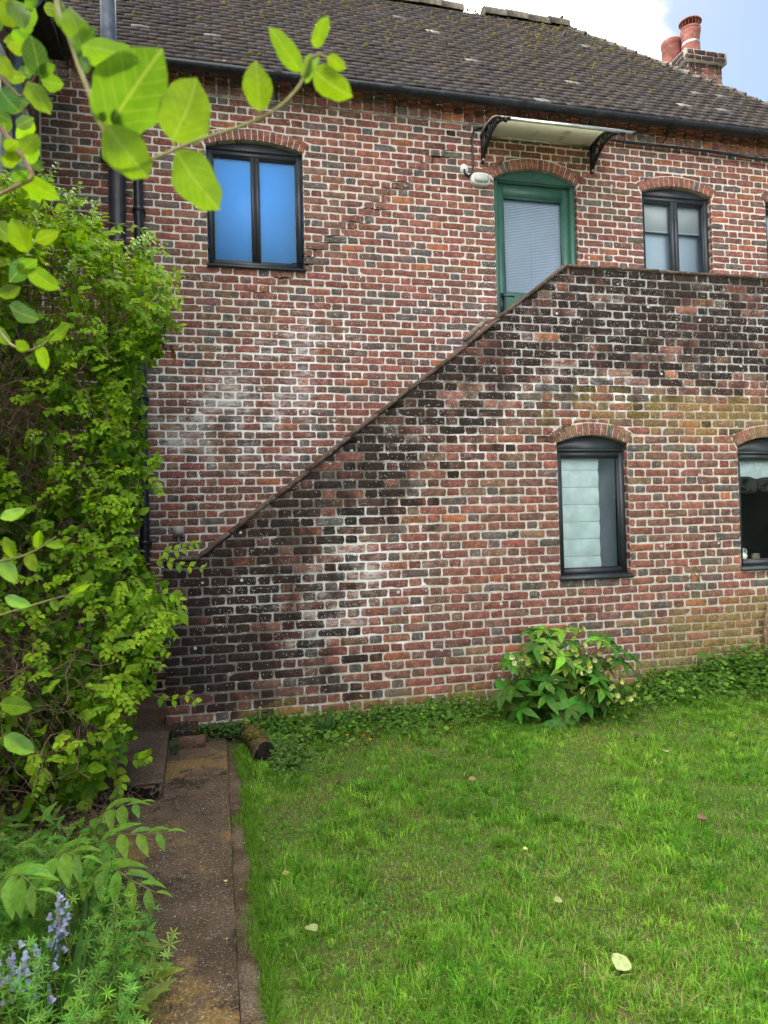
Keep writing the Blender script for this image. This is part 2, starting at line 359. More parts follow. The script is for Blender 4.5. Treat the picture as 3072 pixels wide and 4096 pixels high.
CH, UN, JB, JP = .073, .346, .0128, .0132
def brick_geo(mb, out2, face, proud, col, stf, deep=.014):
    """out2: outline (n,2) in wall coordinates, counter-clockwise; face(u, v, o) -> xyz with o the distance in front of the wall plane."""
    P = np.asarray(out2, float); n = len(P); c = P.mean(0)
    d = P-c; L_ = np.linalg.norm(d, axis=1)[:, None]+1e-9
    inn = P-d/L_*np.minimum(.0045, L_*.3)
    tilt = np.array([random.uniform(-.012, .012), random.uniform(-.03, .03)])
    def o(Q, b): return b+(Q-c)@tilt
    V = np.vstack([face(P[:, 0], P[:, 1], np.full(n, -deep)), face(P[:, 0], P[:, 1], o(P, proud-.0010)), face(inn[:, 0], inn[:, 1], o(inn, proud)), face(c[:1], c[1:], np.array([proud+.001]))])
    F = []
    for i in range(n):
        j = (i+1) % n
        F += [(i, j, n+j, n+i), (n+i, n+j, 2*n+j, 2*n+i), (2*n+i, 2*n+j, 3*n)]
    st = np.vstack([stf(P[:, 0], P[:, 1])]*2+[stf(inn[:, 0], inn[:, 1]), stf(c[:1], c[1:])]) if stf else (0, 0, 0)
    mb.add(V, F, col, st)
def outline(x0, x1, z0, z1, j=.0022):
    w, h = x1-x0, z1-z0; nx = 3 if w > .15 else (2 if w > .06 else 1); e = min(.006, w*.15)
    p = []
    for k in range(nx+1): p.append((x0+e+(w-2*e)*k/nx, z0))
    p.append((x1, z0+h*.28)); p.append((x1, z0+h*.75))
    for k in range(nx, -1, -1): p.append((x0+e+(w-2*e)*k/nx, z1))
    p.append((x0, z0+h*.75)); p.append((x0, z0+h*.28))
    p = np.array(p); p += rng.normal(0, j, p.shape); return p

class Arch:                                  # segmental arch over an opening
    def __init__(s, x0, x1, zb, zs, rise, t=.107):
        s.x0, s.x1, s.zb, s.zs, s.h, s.t = x0, x1, zb, zs, rise, t
        s.xc = (x0+x1)/2; a = (x1-x0)/2; s.R = (a*a+rise*rise)/(2*rise); s.zc = zs+rise-s.R; s.ph = math.asin(a/s.R)
    def inring(s, P, pad=.0):
        dx, dz = P[:, 0]-s.xc, P[:, 1]-s.zc
        return (np.hypot(dx, dz) < s.R+s.t+pad) & (np.abs(np.arctan2(dx, dz)) < s.ph*1.03) & (P[:, 1] > s.zs-.08)
    def zout(s, x, pad): return s.zc+np.sqrt(np.maximum((s.R+s.t+pad)**2-(x-s.xc)**2, 0))
    def ztopin(s, x): return s.zc+np.sqrt(np.maximum(s.R**2-(np.asarray(x)-s.xc)**2, 0))
    def voussoirs(s):
        n = int(round(2*s.ph*s.R/.0585)); n += 1-n % 2
        for k in range(n):
            a0 = -s.ph*1.02+2.04*s.ph*k/n; a1 = a0+2.04*s.ph/n; g = .0045
            pts = []
            for a, r, sg in ((a0, s.R+.004, 1), (a1, s.R+.004, -1), (a1, s.R+s.t*.5, -1), (a1, s.R+s.t, -1), (a0, s.R+s.t, 1), (a0, s.R+s.t*.5, 1)):
                aa = a+sg*g/r; pts.append((s.xc+r*math.sin(aa), s.zc+r*math.cos(aa)))
            yield np.array(pts)+rng.normal(0, .001, (6, 2))

def lay_wall(x0, x1, z0, z1, joint_z, phase, opens, top=None, left=None):
    """yield outlines of Flemish-bond bricks in wall coordinates"""
    r0 = math.floor((z0-joint_z)/CH); r1 = math.ceil((z1-joint_z)/CH)
    for r in range(r0, r1):
        zb = joint_z+r*CH; za, zt = zb+JB/2, zb+CH-JB/2; zm = (za+zt)/2
        iv = [(x0 if left is None else left, x1)]
        for o in opens:
            if o.zb-.02 < zm < o.zs:
                nv = []
                for a, b in iv:
                    if o.x1 <= a or o.x0 >= b: nv.append((a, b)); continue
                    if o.x0 > a: nv.append((a, o.x0))
                    if o.x1 < b: nv.append((o.x1, b))
                iv = nv
        off = phase+(UN/2 if r % 2 else 0)+.004*math.sin(r*12.7)
        for a, b in iv:
            cuts = [a]; k = math.floor((a-off)/UN)-1
            while True:
                for q in (0, .2345):
                    c = off+k*UN+q
                    if a+.055 < c < b-.055: cuts.append(c+random.uniform(-.004, .004))
                k += 1
                if off+k*UN > b: break
            cuts.append(b)
            for i in range(len(cuts)-1):
                c0, c1 = cuts[i], cuts[i+1]
                l = c0+(JP/2 if i else .001); rr = c1-(JP/2 if i < len(cuts)-2 else .001)
                wob = .0022*math.sin(3.1*c0+r*1.9)+.0016*math.sin(7.3*c0+r*5.1)
                P = outline(l, rr, za+wob, zt+wob)
                for o in opens:
                    ins = o.inring(P, JB)
                    if ins.any():
                        dv = o.zout(P[:, 0], JB)-P[:, 1]; sgn = np.sign(P[:, 0]-o.xc)
                        xs_ = o.xc+sgn*((P[:, 1]-o.zc)*math.tan(o.ph*1.03)+JB); dh = np.abs(xs_-P[:, 0]); up_ = ins & (dv <= dh*1.2); sd_ = ins & ~up_
                        P[up_, 1] += dv[up_]; P[sd_, 0] = xs_[sd_]
                if top is not None:
                    t = top(P[:, 0])-.012
                    if (P[:, 1] > t).all(): continue
                    P[:, 1] = np.minimum(P[:, 1], t)
                if P[:, 1].max()-P[:, 1].min() < .016: continue
                hts = P[:, 1].max()-P[:, 1].min()
                # signed area (drops collapsed pieces)
                ar = .5*abs(np.dot(P[:, 0], np.roll(P[:, 1], 1))-np.dot(P[:, 1], np.roll(P[:, 0], 1)))
                if ar < .0006: continue
                yield P, r

def mortar_grid(mb, x0, x1, z0, z1, opens, face, stf, col, top=None, s=.06):
    xs = np.unique(np.concatenate([np.linspace(x0, x1, int((x1-x0)/s)+1)]+[np.array([o.x0, o.x1]) for o in opens]))
    zs = np.unique(np.concatenate([np.linspace(z0, z1, int((z1-z0)/s)+1)]+[np.array([o.zb, o.zs]+list(np.linspace(o.zs, o.zs+o.h, 4))) for o in opens]))
    X, Z = np.meshgrid(xs, zs)
    if top is not None: Z = np.minimum(Z, top(X)-.004)
    for o in opens:                          # pull the rows above the springing to the arch curve
        m = (X >= o.x0-1e-6) & (X <= o.x1+1e-6) & (Z >= o.zs-1e-6) & (Z <= o.zs+o.h+.02)
        Z = np.where(m, np.maximum(Z, o.ztopin(X)+.006), Z)
    nz, nx = X.shape; F = []
    for i in range(nz-1):
        for j in range(nx-1):
            cx = (xs[j]+xs[j+1])/2; cz = (zs[i]+zs[i+1])/2
            if any(o.x0 < cx < o.x1 and o.zb < cz < o.zs for o in opens): continue
            q = [Z[i, j], Z[i, j+1], Z[i+1, j], Z[i+1, j+1]]
            if max(q[2]-q[0], q[3]-q[1]) < 1e-4: continue
            F.append((i*nx+j, i*nx+j+1, (i+1)*nx+j+1, (i+1)*nx+j))
    V = face(X.ravel(), Z.ravel(), np.zeros(X.size)-.0010)
    mb.add(V, F, col, stf(X.ravel(), Z.ravel()))

def face_main(u, v, o): return np.stack([u, -o, v+E], -1)
def face_front(u, v, o): return np.stack([u, YF-o, v+E], -1)
def emit_bricks(pieces, parent, face, stf, front, vis, limit=300):
    """the `limit` bricks that show largest become objects, the rest one joined part"""
    sc = []
    for P, r in pieces:
        c = P.mean(0); p = face(c[:1], c[1:], np.zeros(1))[0]; x, y, z = proj(p)
        a = np.ptp(P[:, 0])*np.ptp(P[:, 1])/(z*z) if (0 < x < 1659 and 0 < y < 2212 and vis(x, y, c)) else 0
        sc.append(a)
    order = set(np.argsort(sc)[::-1][:limit].tolist())
    rest = MB()
    for i, (P, r) in enumerate(pieces):
        m = MB() if i in order else rest
        c = P.mean(0); col = brickcol(c[0], c[1], front, np.ptp(P[:, 0]) < .14)
        off_ = np.array([random.gauss(-.04, .33), random.gauss(0, .06), random.gauss(0, .12)]); stq = (lambda a, b, o_=off_: stf(a, b)+o_*np.array([1, 1, 1])*(stf(a, b) > .08))
        brick_geo(m, P, face, max(.0002, random.gauss(.0008, .0005)), col, stq)
        if m is not rest: m.build('brick', M['brick'], parent)
    o = rest.build('brickwork', M['brick'], parent); o['kind'] = 'stuff'

# openings
A1 = Arch(-.03, .875, 2.455, 3.595, .075)      # left window
A2 = Arch(2.828, 3.762, 1.30, 3.53, .125)      # door
A3 = Arch(4.532, 5.397, 2.30, 3.53, .085)      # upper right window
A3b = Arch(6.10, 6.96, 2.30, 3.53, .085)
A4 = Arch(2.843, 3.518, -.493, .664, .07)      # lower window
A5 = Arch(4.642, 5.33, -.481, .64, .085)       # lower right window
MORT, MORTF = (.63, .595, .56), (.56, .52, .465)

# ================================================================== the setting
def gz(x, y):
    x = np.asarray(x, float); y = np.asarray(y, float)
    return .012+.16*ss(2.4, 5.5, x)*ss(-4.2, -1.5, y)+.012*np.sin(x*2.1+y*1.3)+.008*np.sin(x*5.3-y*3.7)
mb = MB(); mb.box((-60, -60, -.5), (60, 60, -.03)); tag(mb.build('ground', M['far']), kind='structure')
mb = MB(); xs = np.linspace(.15, 14, 140); ys = np.linspace(-12, YF+.02, 110); X, Y = np.meshgrid(xs, ys); n1 = len(xs)
mb.add(np.stack([X.ravel(), Y.ravel(), gz(X, Y).ravel()], -1), [(i*n1+j, i*n1+j+1, (i+1)*n1+j+1, (i+1)*n1+j) for i in range(len(ys)-1) for j in range(n1-1)])
tag(mb.build('lawn', M['lawn'], smooth=True), kind='structure')
mb = MB(); xs = np.linspace(-.62, .0385, 14); ys = np.linspace(-8.5, -1.16, 120); X, Y = np.meshgrid(xs, ys); n1 = len(xs)
Z = .002*np.sin(X*9+Y*4)+.003*np.sin(Y*2.3)+rng.normal(0, .0006, X.shape)
mb.add(np.stack([X.ravel(), Y.ravel(), Z.ravel()], -1), [(i*n1+j, i*n1+j+1, (i+1)*n1+j+1, (i+1)*n1+j) for i in range(len(ys)-1) for j in range(n1-1)])
tag(mb.build('path', M['path'], smooth=True), kind='structure')
mb = MB(); V = []; ys = np.linspace(-8.5, -1.55, 90)
for y in ys:
    w_ = .155+.018*math.sin(y*5.1)+.012*math.sin(y*13.3+1); V += [(.0400+.0012*math.sin(y*17), y, -.02), (.0412+.0015*math.sin(y*17), y, -.002), (w_*.75, y, .001), (w_, y, -.006), (w_+.01, y, -.03)]
mb.add(V, [(i*5+j, i*5+j+1, (i+1)*5+j+1, (i+1)*5+j) for i in range(len(ys)-1) for j in range(4)])
tag(mb.build('path_edging', M['edging'], smooth=True), kind='structure')
mb = MB(); mb.box((-14, -12, -.2), (-.60, 0, -.008)); tag(mb.build('flower_bed', M['soil']), kind='structure')

# ================================================================== the house
house = thing('brick_house', (3, .5, 0), 'long two-storey red brick house with mossy tiled roof behind the stair wall', 'house')
wall = MB(); opens_m = [A1, A2, A3, A3b]
mortar_grid(wall, -1.455, 9.0, -1.6, 4.056, opens_m, face_main, st_main, MORT)
wall_o = wall.build('wall', M['mortar'], house)
def vis_main(x, y, c): return x > 330 or y < 420
mp_ = [q for q in lay_wall(-1.455, 8.0, -1.55, 4.056, 4.056, .02, opens_m) if not (q[0][0, 0] > -.1 and q[0][:, 1].max() < ztop(q[0][0, 0])-.9)]
emit_bricks(mp_, wall_o, face_main, st_main, False, lambda x, y, c: vis_main(x, y, c) and proj((c[0], 0, c[1]+E))[1] < 2200 and c[1] > ztop(c[0]-.15)-.5)
# arches over the openings
def arch_parts(A, parent, face, stf, front):
    for P in A.voussoirs():
        m = MB(); c = P.mean(0); col = brickcol(c[0], c[1], front)
        if random.random() < .7: col = tuple(v*random.uniform(.9, 1.15) for v in (RED if not front else random.choice((RED, TAN, BRN))))
        brick_geo(m, P, face, .006, col, stf, deep=.05); m.build('arch_brick', M['brick'], parent)
for A in opens_m: arch_parts(A, wall_o, face_main, st_main, False)
# reveals at each side of the openings
def reveals(A, parent, Y0, stf, dep=.10):
    m = MB()
    for sx, x in ((1, A.x0), (-1, A.x1)):
        m.add([(x, Y0+.003, A.zb+E), (x, Y0+dep, A.zb+E), (x, Y0+dep, A.zs+E), (x, Y0+.003, A.zs+E)], [(0, 1, 2, 3) if sx < 0 else (3, 2, 1, 0)], MORT)
    xs = np.linspace(A.x0, A.x1, 14); zt = A.ztopin(xs)+.003
    V = [(x, Y0+.003, z+E) for x, z in zip(xs, zt)]+[(x, Y0+dep, z+E) for x, z in zip(xs, zt)]
    m.add(V, [(i, i+1, 15+i, 14+i) for i in range(13)], MORT)
    m.build('reveal', M['mortar'], parent)
    b = MB(); z = A.zb; k = 0
    while z < A.zs-.05:
        for sx, x in ((1, A.x0), (-1, A.x1)):
            f = (lambda u, v, o, x=x, sx=sx: np.stack([x+sx*o, Y0+u, v+E], -1))
            brick_geo(b, outline(.002, (.045 if k % 2 else dep-.005)+random.uniform(-.008, .008), z+.008, z+CH-.006), f, .003, brickcol(x, z, False), None)
        z += CH; k += 1
    tag(b.build('reveal_brick', M['brick'], parent), kind='stuff')
for A in (A1, A2, A3, A3b): reveals(A, wall_o, 0, st_main)
# dentil courses under the gutter
den = MB()
x = -1.42; k = 0
while x < 8.0:
    for lvl, (za, zb) in enumerate(((4.062, 4.127), (4.135, 4.199), (4.207, 4.262))):
        out_ = (.038, .052 if k % 2 else .085, .085 if k % 2 else .115)[lvl]
        P = outline(x+.005, x+.1085, za, zb); c = P.mean(0)
        m = MB() if lvl < 2 and 0 < proj((c[0], 0, c[1]+E))[0] < 1659 else den
        brick_geo(m, P, face_main, out_+random.uniform(-.003, .003), brickcol(c[0]-1 if k % 3 else c[0], c[1], False), st_main)
        if m is not den: m.build('dentil_brick', M['brick'], wall_o)
    x += .1155; k += 1
den.box((-1.455, -.03, 4.056+E), (9, .0, 4.30+E), MORT)
tag(den.build('dentil_brickwork', M['brick'], wall_o), kind='stuff')

# crack running up the wall: gaps opened in the bed joints, from the left window up to the canopy
CRK = [atY(px, py, 0) for px, py in ((532, 642), (600, 604), (665, 550), (735, 490), (800, 456), (842, 405), (905, 352), (965, 322))]
CZ = np.array([p[2]-E for p in CRK]); CXs = np.array([p[0] for p in CRK])
def sliver(pts, th):
    m = MB(); V = []; P = np.array(pts); n = len(P); T = np.gradient(P, axis=0); T /= np.linalg.norm(T, axis=1)[:, None]
    for i in range(n):
        t = th*math.sin(math.pi*(i+.5)/n)**.5*random.uniform(.5, 1.25)/2; q = np.array([-T[i][1], T[i][0]])*t; V += [(P[i][0]-q[0], -.0062, P[i][1]-q[1]+E), (P[i][0]+q[0], -.0062, P[i][1]+q[1]+E)]
    m.add(V, [(2*i, 2*i+2, 2*i+3, 2*i+1) for i in range(n-1)]); m.build('crack', M['void'], wall_o)
r = math.ceil((CZ[0]-4.056)/CH)
while 4.056+r*CH < CZ[-1]:
    zj = 4.056+r*CH; xa = float(np.interp(zj, CZ, CXs)); xb = float(np.interp(zj+CH, CZ, CXs)); th = random.choice((.004, .007, .010, .014))*random.uniform(.8, 1.2)
    x0, x1 = xa-random.uniform(.03, .10), xb+random.uniform(.02, .11)
    sliver([(x0+(x1-x0)*t, zj+.003*math.sin(t*9+r)+random.uniform(-.002, .002)) for t in np.linspace(0, 1, 10)], th)
    if random.random() < .55: sliver([(xb+random.uniform(-.002, .002), zj+CH*t) for t in np.linspace(.02, .98, 6)], random.uniform(.003, .007))
    r += 1

# ---- roof
RY0, RZ0, RP = -.23, 4.215, R(50)              # eave line, pitch
RIDGE_S = 3.06                                # slope length eave -> ridge
def roofpt(x, s_, o=0.0): return np.array([x, RY0+s_*math.cos(RP)-o*math.sin(RP), RZ0+E+s_*math.sin(RP)+o*math.cos(RP)])
HX0, HX1 = 4.60, 7.22                         # ridge end and eave corner of the hip
def hipx(s_): return HX1+(HX0-HX1)*s_/RIDGE_S
ry, rz_ = roofpt(0, RIDGE_S)[1:]
roof = MB()
back = 2*ry-RY0
roof.add([roofpt(-3.2, 0), roofpt(HX1, 0), roofpt(HX0, RIDGE_S), roofpt(-3.2, RIDGE_S), (-3.2, back, RZ0+E), (HX1, back, RZ0+E)],
         [(0, 1, 2, 3), (3, 2, 5, 4), (1, 5, 2), (0, 4, 5, 1)], (.05, .045, .045))
roof_o = roof.build('roof', M['tile'], house)
TW, TG = .166, .099
tiles = []
nrow = int(RIDGE_S/TG)
for r in range(nrow):
    s0 = r*TG; x = -2.6+(TW/2 if r % 2 else 0)
    while x+TW*.3 < hipx(s0+TG*.5):
        tiles.append((r, x, min(TW, max(.06, hipx(s0)-x)))); x += TW
def tile_geo(m, r, x, wd):
    s0 = r*TG-.004+random.gauss(0, .002); lift = max(.008, random.gauss(.022, .002)); g = .0005
    wav = .006*math.sin(x*2.3+r*.2)+.004*math.sin(x*6.1+r*.9)
    V = []
    for ds, o_ in ((0, lift), (TG+.03, .004)):
        for q in (0, .5, 1):
            xx = x+g+(wd-2*g)*q; cb = (.003 if q == .5 else 0)+random.gauss(0, .0008)
            V.append(roofpt(xx, s0+ds+wav*.5, o_+cb+.006)); V.append(roofpt(xx, s0+ds+wav*.5, o_+cb-.008))
    F = [(0, 2, 8, 6), (2, 4, 10, 8), (1, 3, 2, 0), (3, 5, 4, 2), (0, 6, 7, 1), (4, 5, 11, 10)]
    t = random.random(); k = random.uniform(.84, 1.16)
    c = (.070, .061, .061) if t < .6 else (.084, .066, .060) if t < .85 else (.062, .056, .060)
    c = tuple(v*k for v in c)
    if t > .991: kk = random.uniform(.35, .9); c = tuple(v*kk for v in (.50, .49, .46))
    m.add(V, F, c)
sc_ = []
for r, x, wd in tiles:
    px, py, z = proj(roofpt(x+wd/2, r*TG+.05)); sc_.append((1/(z*z)*wd*(1 if r > 0 else .6)) if (120 < px < 1659 and py > 0) else 0)
big = set(np.argsort(sc_)[::-1][:300].tolist()); rest = MB()
for i, t in enumerate(tiles):
    if i in big: m = MB(); tile_geo(m, *t); m.build('roof_tile', M['tile'], roof_o)
    else: tile_geo(rest, *t)
tag(rest.build('tiling', M['tile'], roof_o), kind='stuff')
def halftile(m, a, b, r, col, n=6, lift=0.0):
    a = np.array(a, float); b = np.array(b, float); t = (b-a)/np.linalg.norm(b-a)
    up = np.array([0, 0, 1.])-t*t[2]; up /= np.linalg.norm(up); sd_ = np.cross(t, up); V = []
    for p, rr in ((a, r), (b, r*.94)):
        for k in range(n+1):
            an = math.pi*k/n*1.16-.08*math.pi; V.append(p+sd_*rr*math.cos(an)+up*(rr*math.sin(an)+lift))
    m.add(V, [(k, k+1, n+2+k, n+1+k) for k in range(n)]+[tuple(range(n+1)), tuple(range(2*n+1, n, -1))], col)
gap0, gap1 = atY(997, 30, ry)[0], atY(1042, 40, ry)[0]
spans = [(gap0-.3*(k+1), gap0-.3*k) for k in range(18)]; x = gap1
while x < HX0-.04: spans.append((x, min(x+.3, HX0+.05))); x += .3
for xa, xb in spans:
    m = MB(); k = random.uniform(.8, 1.2); dz = random.gauss(0, .005)
    halftile(m, (xa, ry, rz_-.02+dz), (xb+(.0 if abs(xb-gap0) < .01 else .012), ry, rz_-.02+dz+random.gauss(0, .004)), .115, (.10*k, .088*k, .070*k)); m.build('ridge_tile', M['tile'], roof_o)
nb = 27
for i in range(nb):
    s0 = RIDGE_S*(1-i/nb)-.02; s1 = s0-RIDGE_S/nb*1.25
    m = MB(); k = random.uniform(.6, 1.1)
    a = roofpt(hipx(s0), s0, .0); b = roofpt(hipx(s1), s1, .022+random.uniform(0, .012)); halftile(m, a, b, random.uniform(.055, .07), (.11*k, .098*k, .088*k), 5, -.045)
    m.build('hip_tile', M['tile'], roof_o)
# moss cushions and lichen on the tiles
def blob(m, c, r, sq, col=(1, 1, 1), n=6):
    V = []; 
    for i, ph in enumerate((0.0, .7, 1.25)):
        for k in range(n):
            t = 2*math.pi*(k+.5*(i % 2))/n; rr = r*math.cos(ph)*random.uniform(.75, 1.2)
            V.append((rr*math.cos(t), rr*math.sin(t), r*sq*math.sin(ph)*random.uniform(.8, 1.2)))
    V.append((0, 0, r*sq*1.02))
    F = [(i*n+k, i*n+(k+1) % n, (i+1)*n+(k+1) % n, (i+1)*n+k) for i in range(2) for k in range(n)]+[(2*n+k, 2*n+(k+1) % n, 3*n) for k in range(n)]
    return np.array(V), F
Rm = np.array([[1, 0, 0], [0, math.cos(RP), -math.sin(RP)], [0, math.sin(RP), math.cos(RP)]])
ms = MB()
for i in range(3300):
    s_ = RIDGE_S*random.random()**.75; x = random.uniform(-2, hipx(s_)-.02)
    dens = .35+.65*ss(2.2, 4.6, x)*ss(.8, 2.8, s_)
    if random.random() > dens: continue
    s_ = max(0, round(s_/TG)*TG+random.uniform(-.01, .02)); r = random.uniform(.009, .028)*(1.4 if random.random() < .15 else 1)
    V, F = blob(ms, None, r, random.uniform(.6, 1.0)); ms.add(V@Rm.T+roofpt(x, s_, .016), F)
for i in range(70):                            # along the hip and ridge
    s_ = random.uniform(0, RIDGE_S); V, F = blob(ms, None, random.uniform(.015, .032), .8); ms.add(V+roofpt(hipx(s_)+random.uniform(-.06, .0), s_, .02), F)
for i in range(60):
    V, F = blob(ms, None, random.uniform(.012, .03), .9); xx = random.uniform(1, HX0)
    if gap0-.12 < xx < gap1+.12: continue
    ms.add(V+np.array([xx, ry-random.uniform(-.02, .09), rz_+random.uniform(.03, .09)]), F)
tag(ms.build('roof_moss', M['moss'], roof_o, True), kind='stuff')
# ---- gutter
GY, GZ, GR = -.225, 4.185+E, .055
m = MB(); V = []; N_ = 9
xs = [-1.28, 9.0]
for r in (GR, GR-.006):
    for x in xs:
        for k in range(N_): a = math.pi+math.pi*k/(N_-1); V.append((x, GY+r*math.cos(a), GZ+r*math.sin(a)+.01))
m.add(V, [(k, k+1, N_+k+1, N_+k) for k in range(N_-1)]+[(2*N_+k, 3*N_+k, 3*N_+k+1, 2*N_+k+1) for k in range(N_-1)]+[(0, N_, 3*N_, 2*N_), (N_-1, 3*N_-1, 4*N_-1, 2*N_-1)])
gut = m.build('gutter', M['iron'], house, True)
for px, py in ((1130, 232), (1455, 268), (600, 168), (860, 205)):
    x = atY(px, py, GY)[0]; m = MB(); V = []
    for xx in (x-.035, x+.035):
        for k in range(N_): a = math.pi*.97+math.pi*1.06*k/(N_-1); V.append((xx, GY+(GR+.008)*math.cos(a), GZ+(GR+.008)*math.sin(a)+.012))
    m.add(V, [(k, k+1, N_+k+1, N_+k) for k in range(N_-1)]); m.tube([(x, -.03, GZ-.12), (x, -.16, GZ-.06), (x, GY+.01, GZ-.055)], .006, 5)
    m.build('bracket', M['iron'], gut)
# fascia behind the gutter
part(house, 'soffit', M['wood'], lambda m: m.box((-1.455, -.2, 4.264+E), (9, -.01, 4.275+E)))

# ---- windows
def bar(m, x0, x1, z0, z1, y0, y1): m.box((x0, y0, z0+E), (x1, y1, z1+E))
def head_panel(m, A, za, y0, y1, inset=.012):
    xs = np.linspace(A.x0+inset, A.x1-inset, 15); top = [(x, y0, A.ztopin(x)-.008+E) for x in xs]
    m.prism([(xs[-1], y0, za+E), (xs[0], y0, za+E)]+top, (0, y1-y0, 0))
def window(parent, A, Y0, lights, dep=.05, sill=True, headz=None, pane='glass'):
    w_ = bpy.data.objects.new('window', None); w_.location = (A.xc, Y0, A.zb+E); w_.empty_display_size = .1; COL.objects.link(w_)
    w_.parent = parent; w_.matrix_parent_inverse = Matrix.Translation(-Vector(parent.location))
    fw = .045; y0 = Y0+dep; y1 = y0+.06; zh = headz if headz is not None else A.zs-.015
    def fr(m):
        g = .012
        bar(m, A.x0+g, A.x0+g+fw, A.zb+.03, zh, y0, y1); bar(m, A.x1-g-fw, A.x1-g, A.zb+.03, zh, y0, y1)
        bar(m, A.x0+g+fw, A.x1-g-fw, A.zb+.03, A.zb+.03+fw, y0+.002, y1); bar(m, A.x0+g+fw, A.x1-g-fw, zh-fw, zh, y0+.002, y1)
        # inner bead
        a, b, c, d = A.x0+g+fw, A.x1-g-fw, A.zb+.03+fw, zh-fw
        bar(m, a, a+.012, c, d, y0+.014, y1); bar(m, b-.012, b, c, d, y0+.014, y1); bar(m, a+.012, b-.012, c, c+.012, y0+.015, y1); bar(m, a+.012, b-.012, d-.012, d, y0+.015, y1)
    MBo = MB(); fr(MBo); f = MBo.build('frame', M['anthracite'])
    def child(o): o.parent = w_; o.matrix_parent_inverse = Matrix.Translation(-Vector(w_.location)) @ Matrix.Translation(-Vector(parent.location)) @ Matrix.Translation(Vector(parent.location)); return o
    kids = [f]
    m = MB(); head_panel(m, A, zh+.002, y0-.004, y1); bar(m, A.x0+.012, A.x1-.012, zh+.003, zh+.02, y0-.012, y0-.005); kids.append(m.build('arch_panel', M['anthracite']))
    if lights == 2:
        m = MB(); bar(m, A.xc-.04, A.xc-.004, A.zb+.03+fw, zh-fw, y0-.002, y1-.002); bar(m, A.xc+.004, A.xc+.04, A.zb+.03+fw, zh-fw, y0-.002, y1-.002); bar(m, A.xc-.006, A.xc+.006, A.zb+.03+fw, zh-fw, y0+.008, y1-.004); kids.append(m.build('mullion', M['anthracite']))
    sp = [(A.x0+.057, A.xc-.04), (A.xc+.04, A.x1-.057)] if lights == 2 else [(A.x0+.057, A.x1-.057)]
    for a, b in sp:
        m = MB(); yy = y0+.03
        m.add([(a, yy, A.zb+.07+E), (b, yy, A.zb+.07+E), (b, yy, zh-.04+E), (a, yy, zh-.04+E)], [(0, 1, 2, 3)]); kids.append(m.build('pane', M[pane]))
    if sill:
        m = MB(); m.prism([(A.x0-.008, Y0-.03, A.zb-.012+E), (A.x0-.008, Y0-.03, A.zb+.012+E), (A.x0-.008, y0+.01, A.zb+.034+E), (A.x0-.008, y0+.01, A.zb-.012+E)], (A.x1-A.x0+.016, 0, 0)); kids.append(m.build('sill', M['anthracite']))
    # hinge on the left edge
    m = MB(); bar(m, A.x0+.004, A.x0+.018, A.zb+.16, A.zb+.21, y0-.012, y0+.01); kids.append(m.build('hinge', M['black']))
    for k in kids: child(k)
    return w_
def room(A, Y0, dep=.9, mat='dark'):
    m = MB(); x0, x1, z0, z1, y0, y1 = A.x0-.02, A.x1+.02, A.zb-.02+E, A.zs+A.h+.05+E, Y0+.112, Y0+dep
    m.add([(x0,y0,z0),(x1,y0,z0),(x1,y1,z0),(x0,y1,z0),(x0,y0,z1),(x1,y0,z1),(x1,y1,z1),(x0,y1,z1)], [(0,1,2,3),(4,7,6,5),(1,5,6,2),(2,6,7,3),(3,7,4,0)])
    return m.build('room', M[mat], None)
def addroom(parent, A, Y0, dep=.9, mat='dark'):
    o = room(A, Y0, dep, mat); o.parent = parent; o.matrix_parent_inverse = Matrix.Translation(-Vector(parent.location)); return o
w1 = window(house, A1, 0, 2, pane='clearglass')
w3 = window(house, A3, 0, 2); w3b = window(house, A3b, 0, 2)
addroom(house, A1, 0); addroom(house, A3, 0, .8, 'roomwall'); addroom(house, A3b, 0, .8, 'roomwall'); addroom(house, A2, 0)
m = MB(); m.box((A1.x0, .098, A1.zb+E), (A1.x1, .104, A1.zs+.03+E)); tag(m.build('sky_reflection_panel', M['skyreflect']), 'plain sky-blue blind filling the upper left window behind its glass', 'blind')  # panel added to carry the sky's reflection as flat colour
for A, t in ((A3, 'short white roller blind across the top of the upper window right of the green door'), (A3b, 'white roller blind in the upper window cut off by the right edge')):
    m = MB(); m.box((A.x0+.02, .14, A.zs-.36+E), (A.x1-.02, .145, A.zs+.0+E)); m.tube([(A.x0+.02, .142, A.zs-.36+E), (A.x1-.02, .142, A.zs-.36+E)], .009, 6); tag(m.build('roller_blind', M['paleblind']), t, 'blind')
m = MB(); m.box((A3.x0+.02, .2, A3.zb+E), (A3.x1-.02, .21, A3.zs-.1+E)); tag(m.build('sky_tone_panel', M['roomwall']), 'pale blue-grey curtain panel below the roller blind in the upper window', 'curtain')  # panel added behind the glass to give it the reflected sky's blue-grey

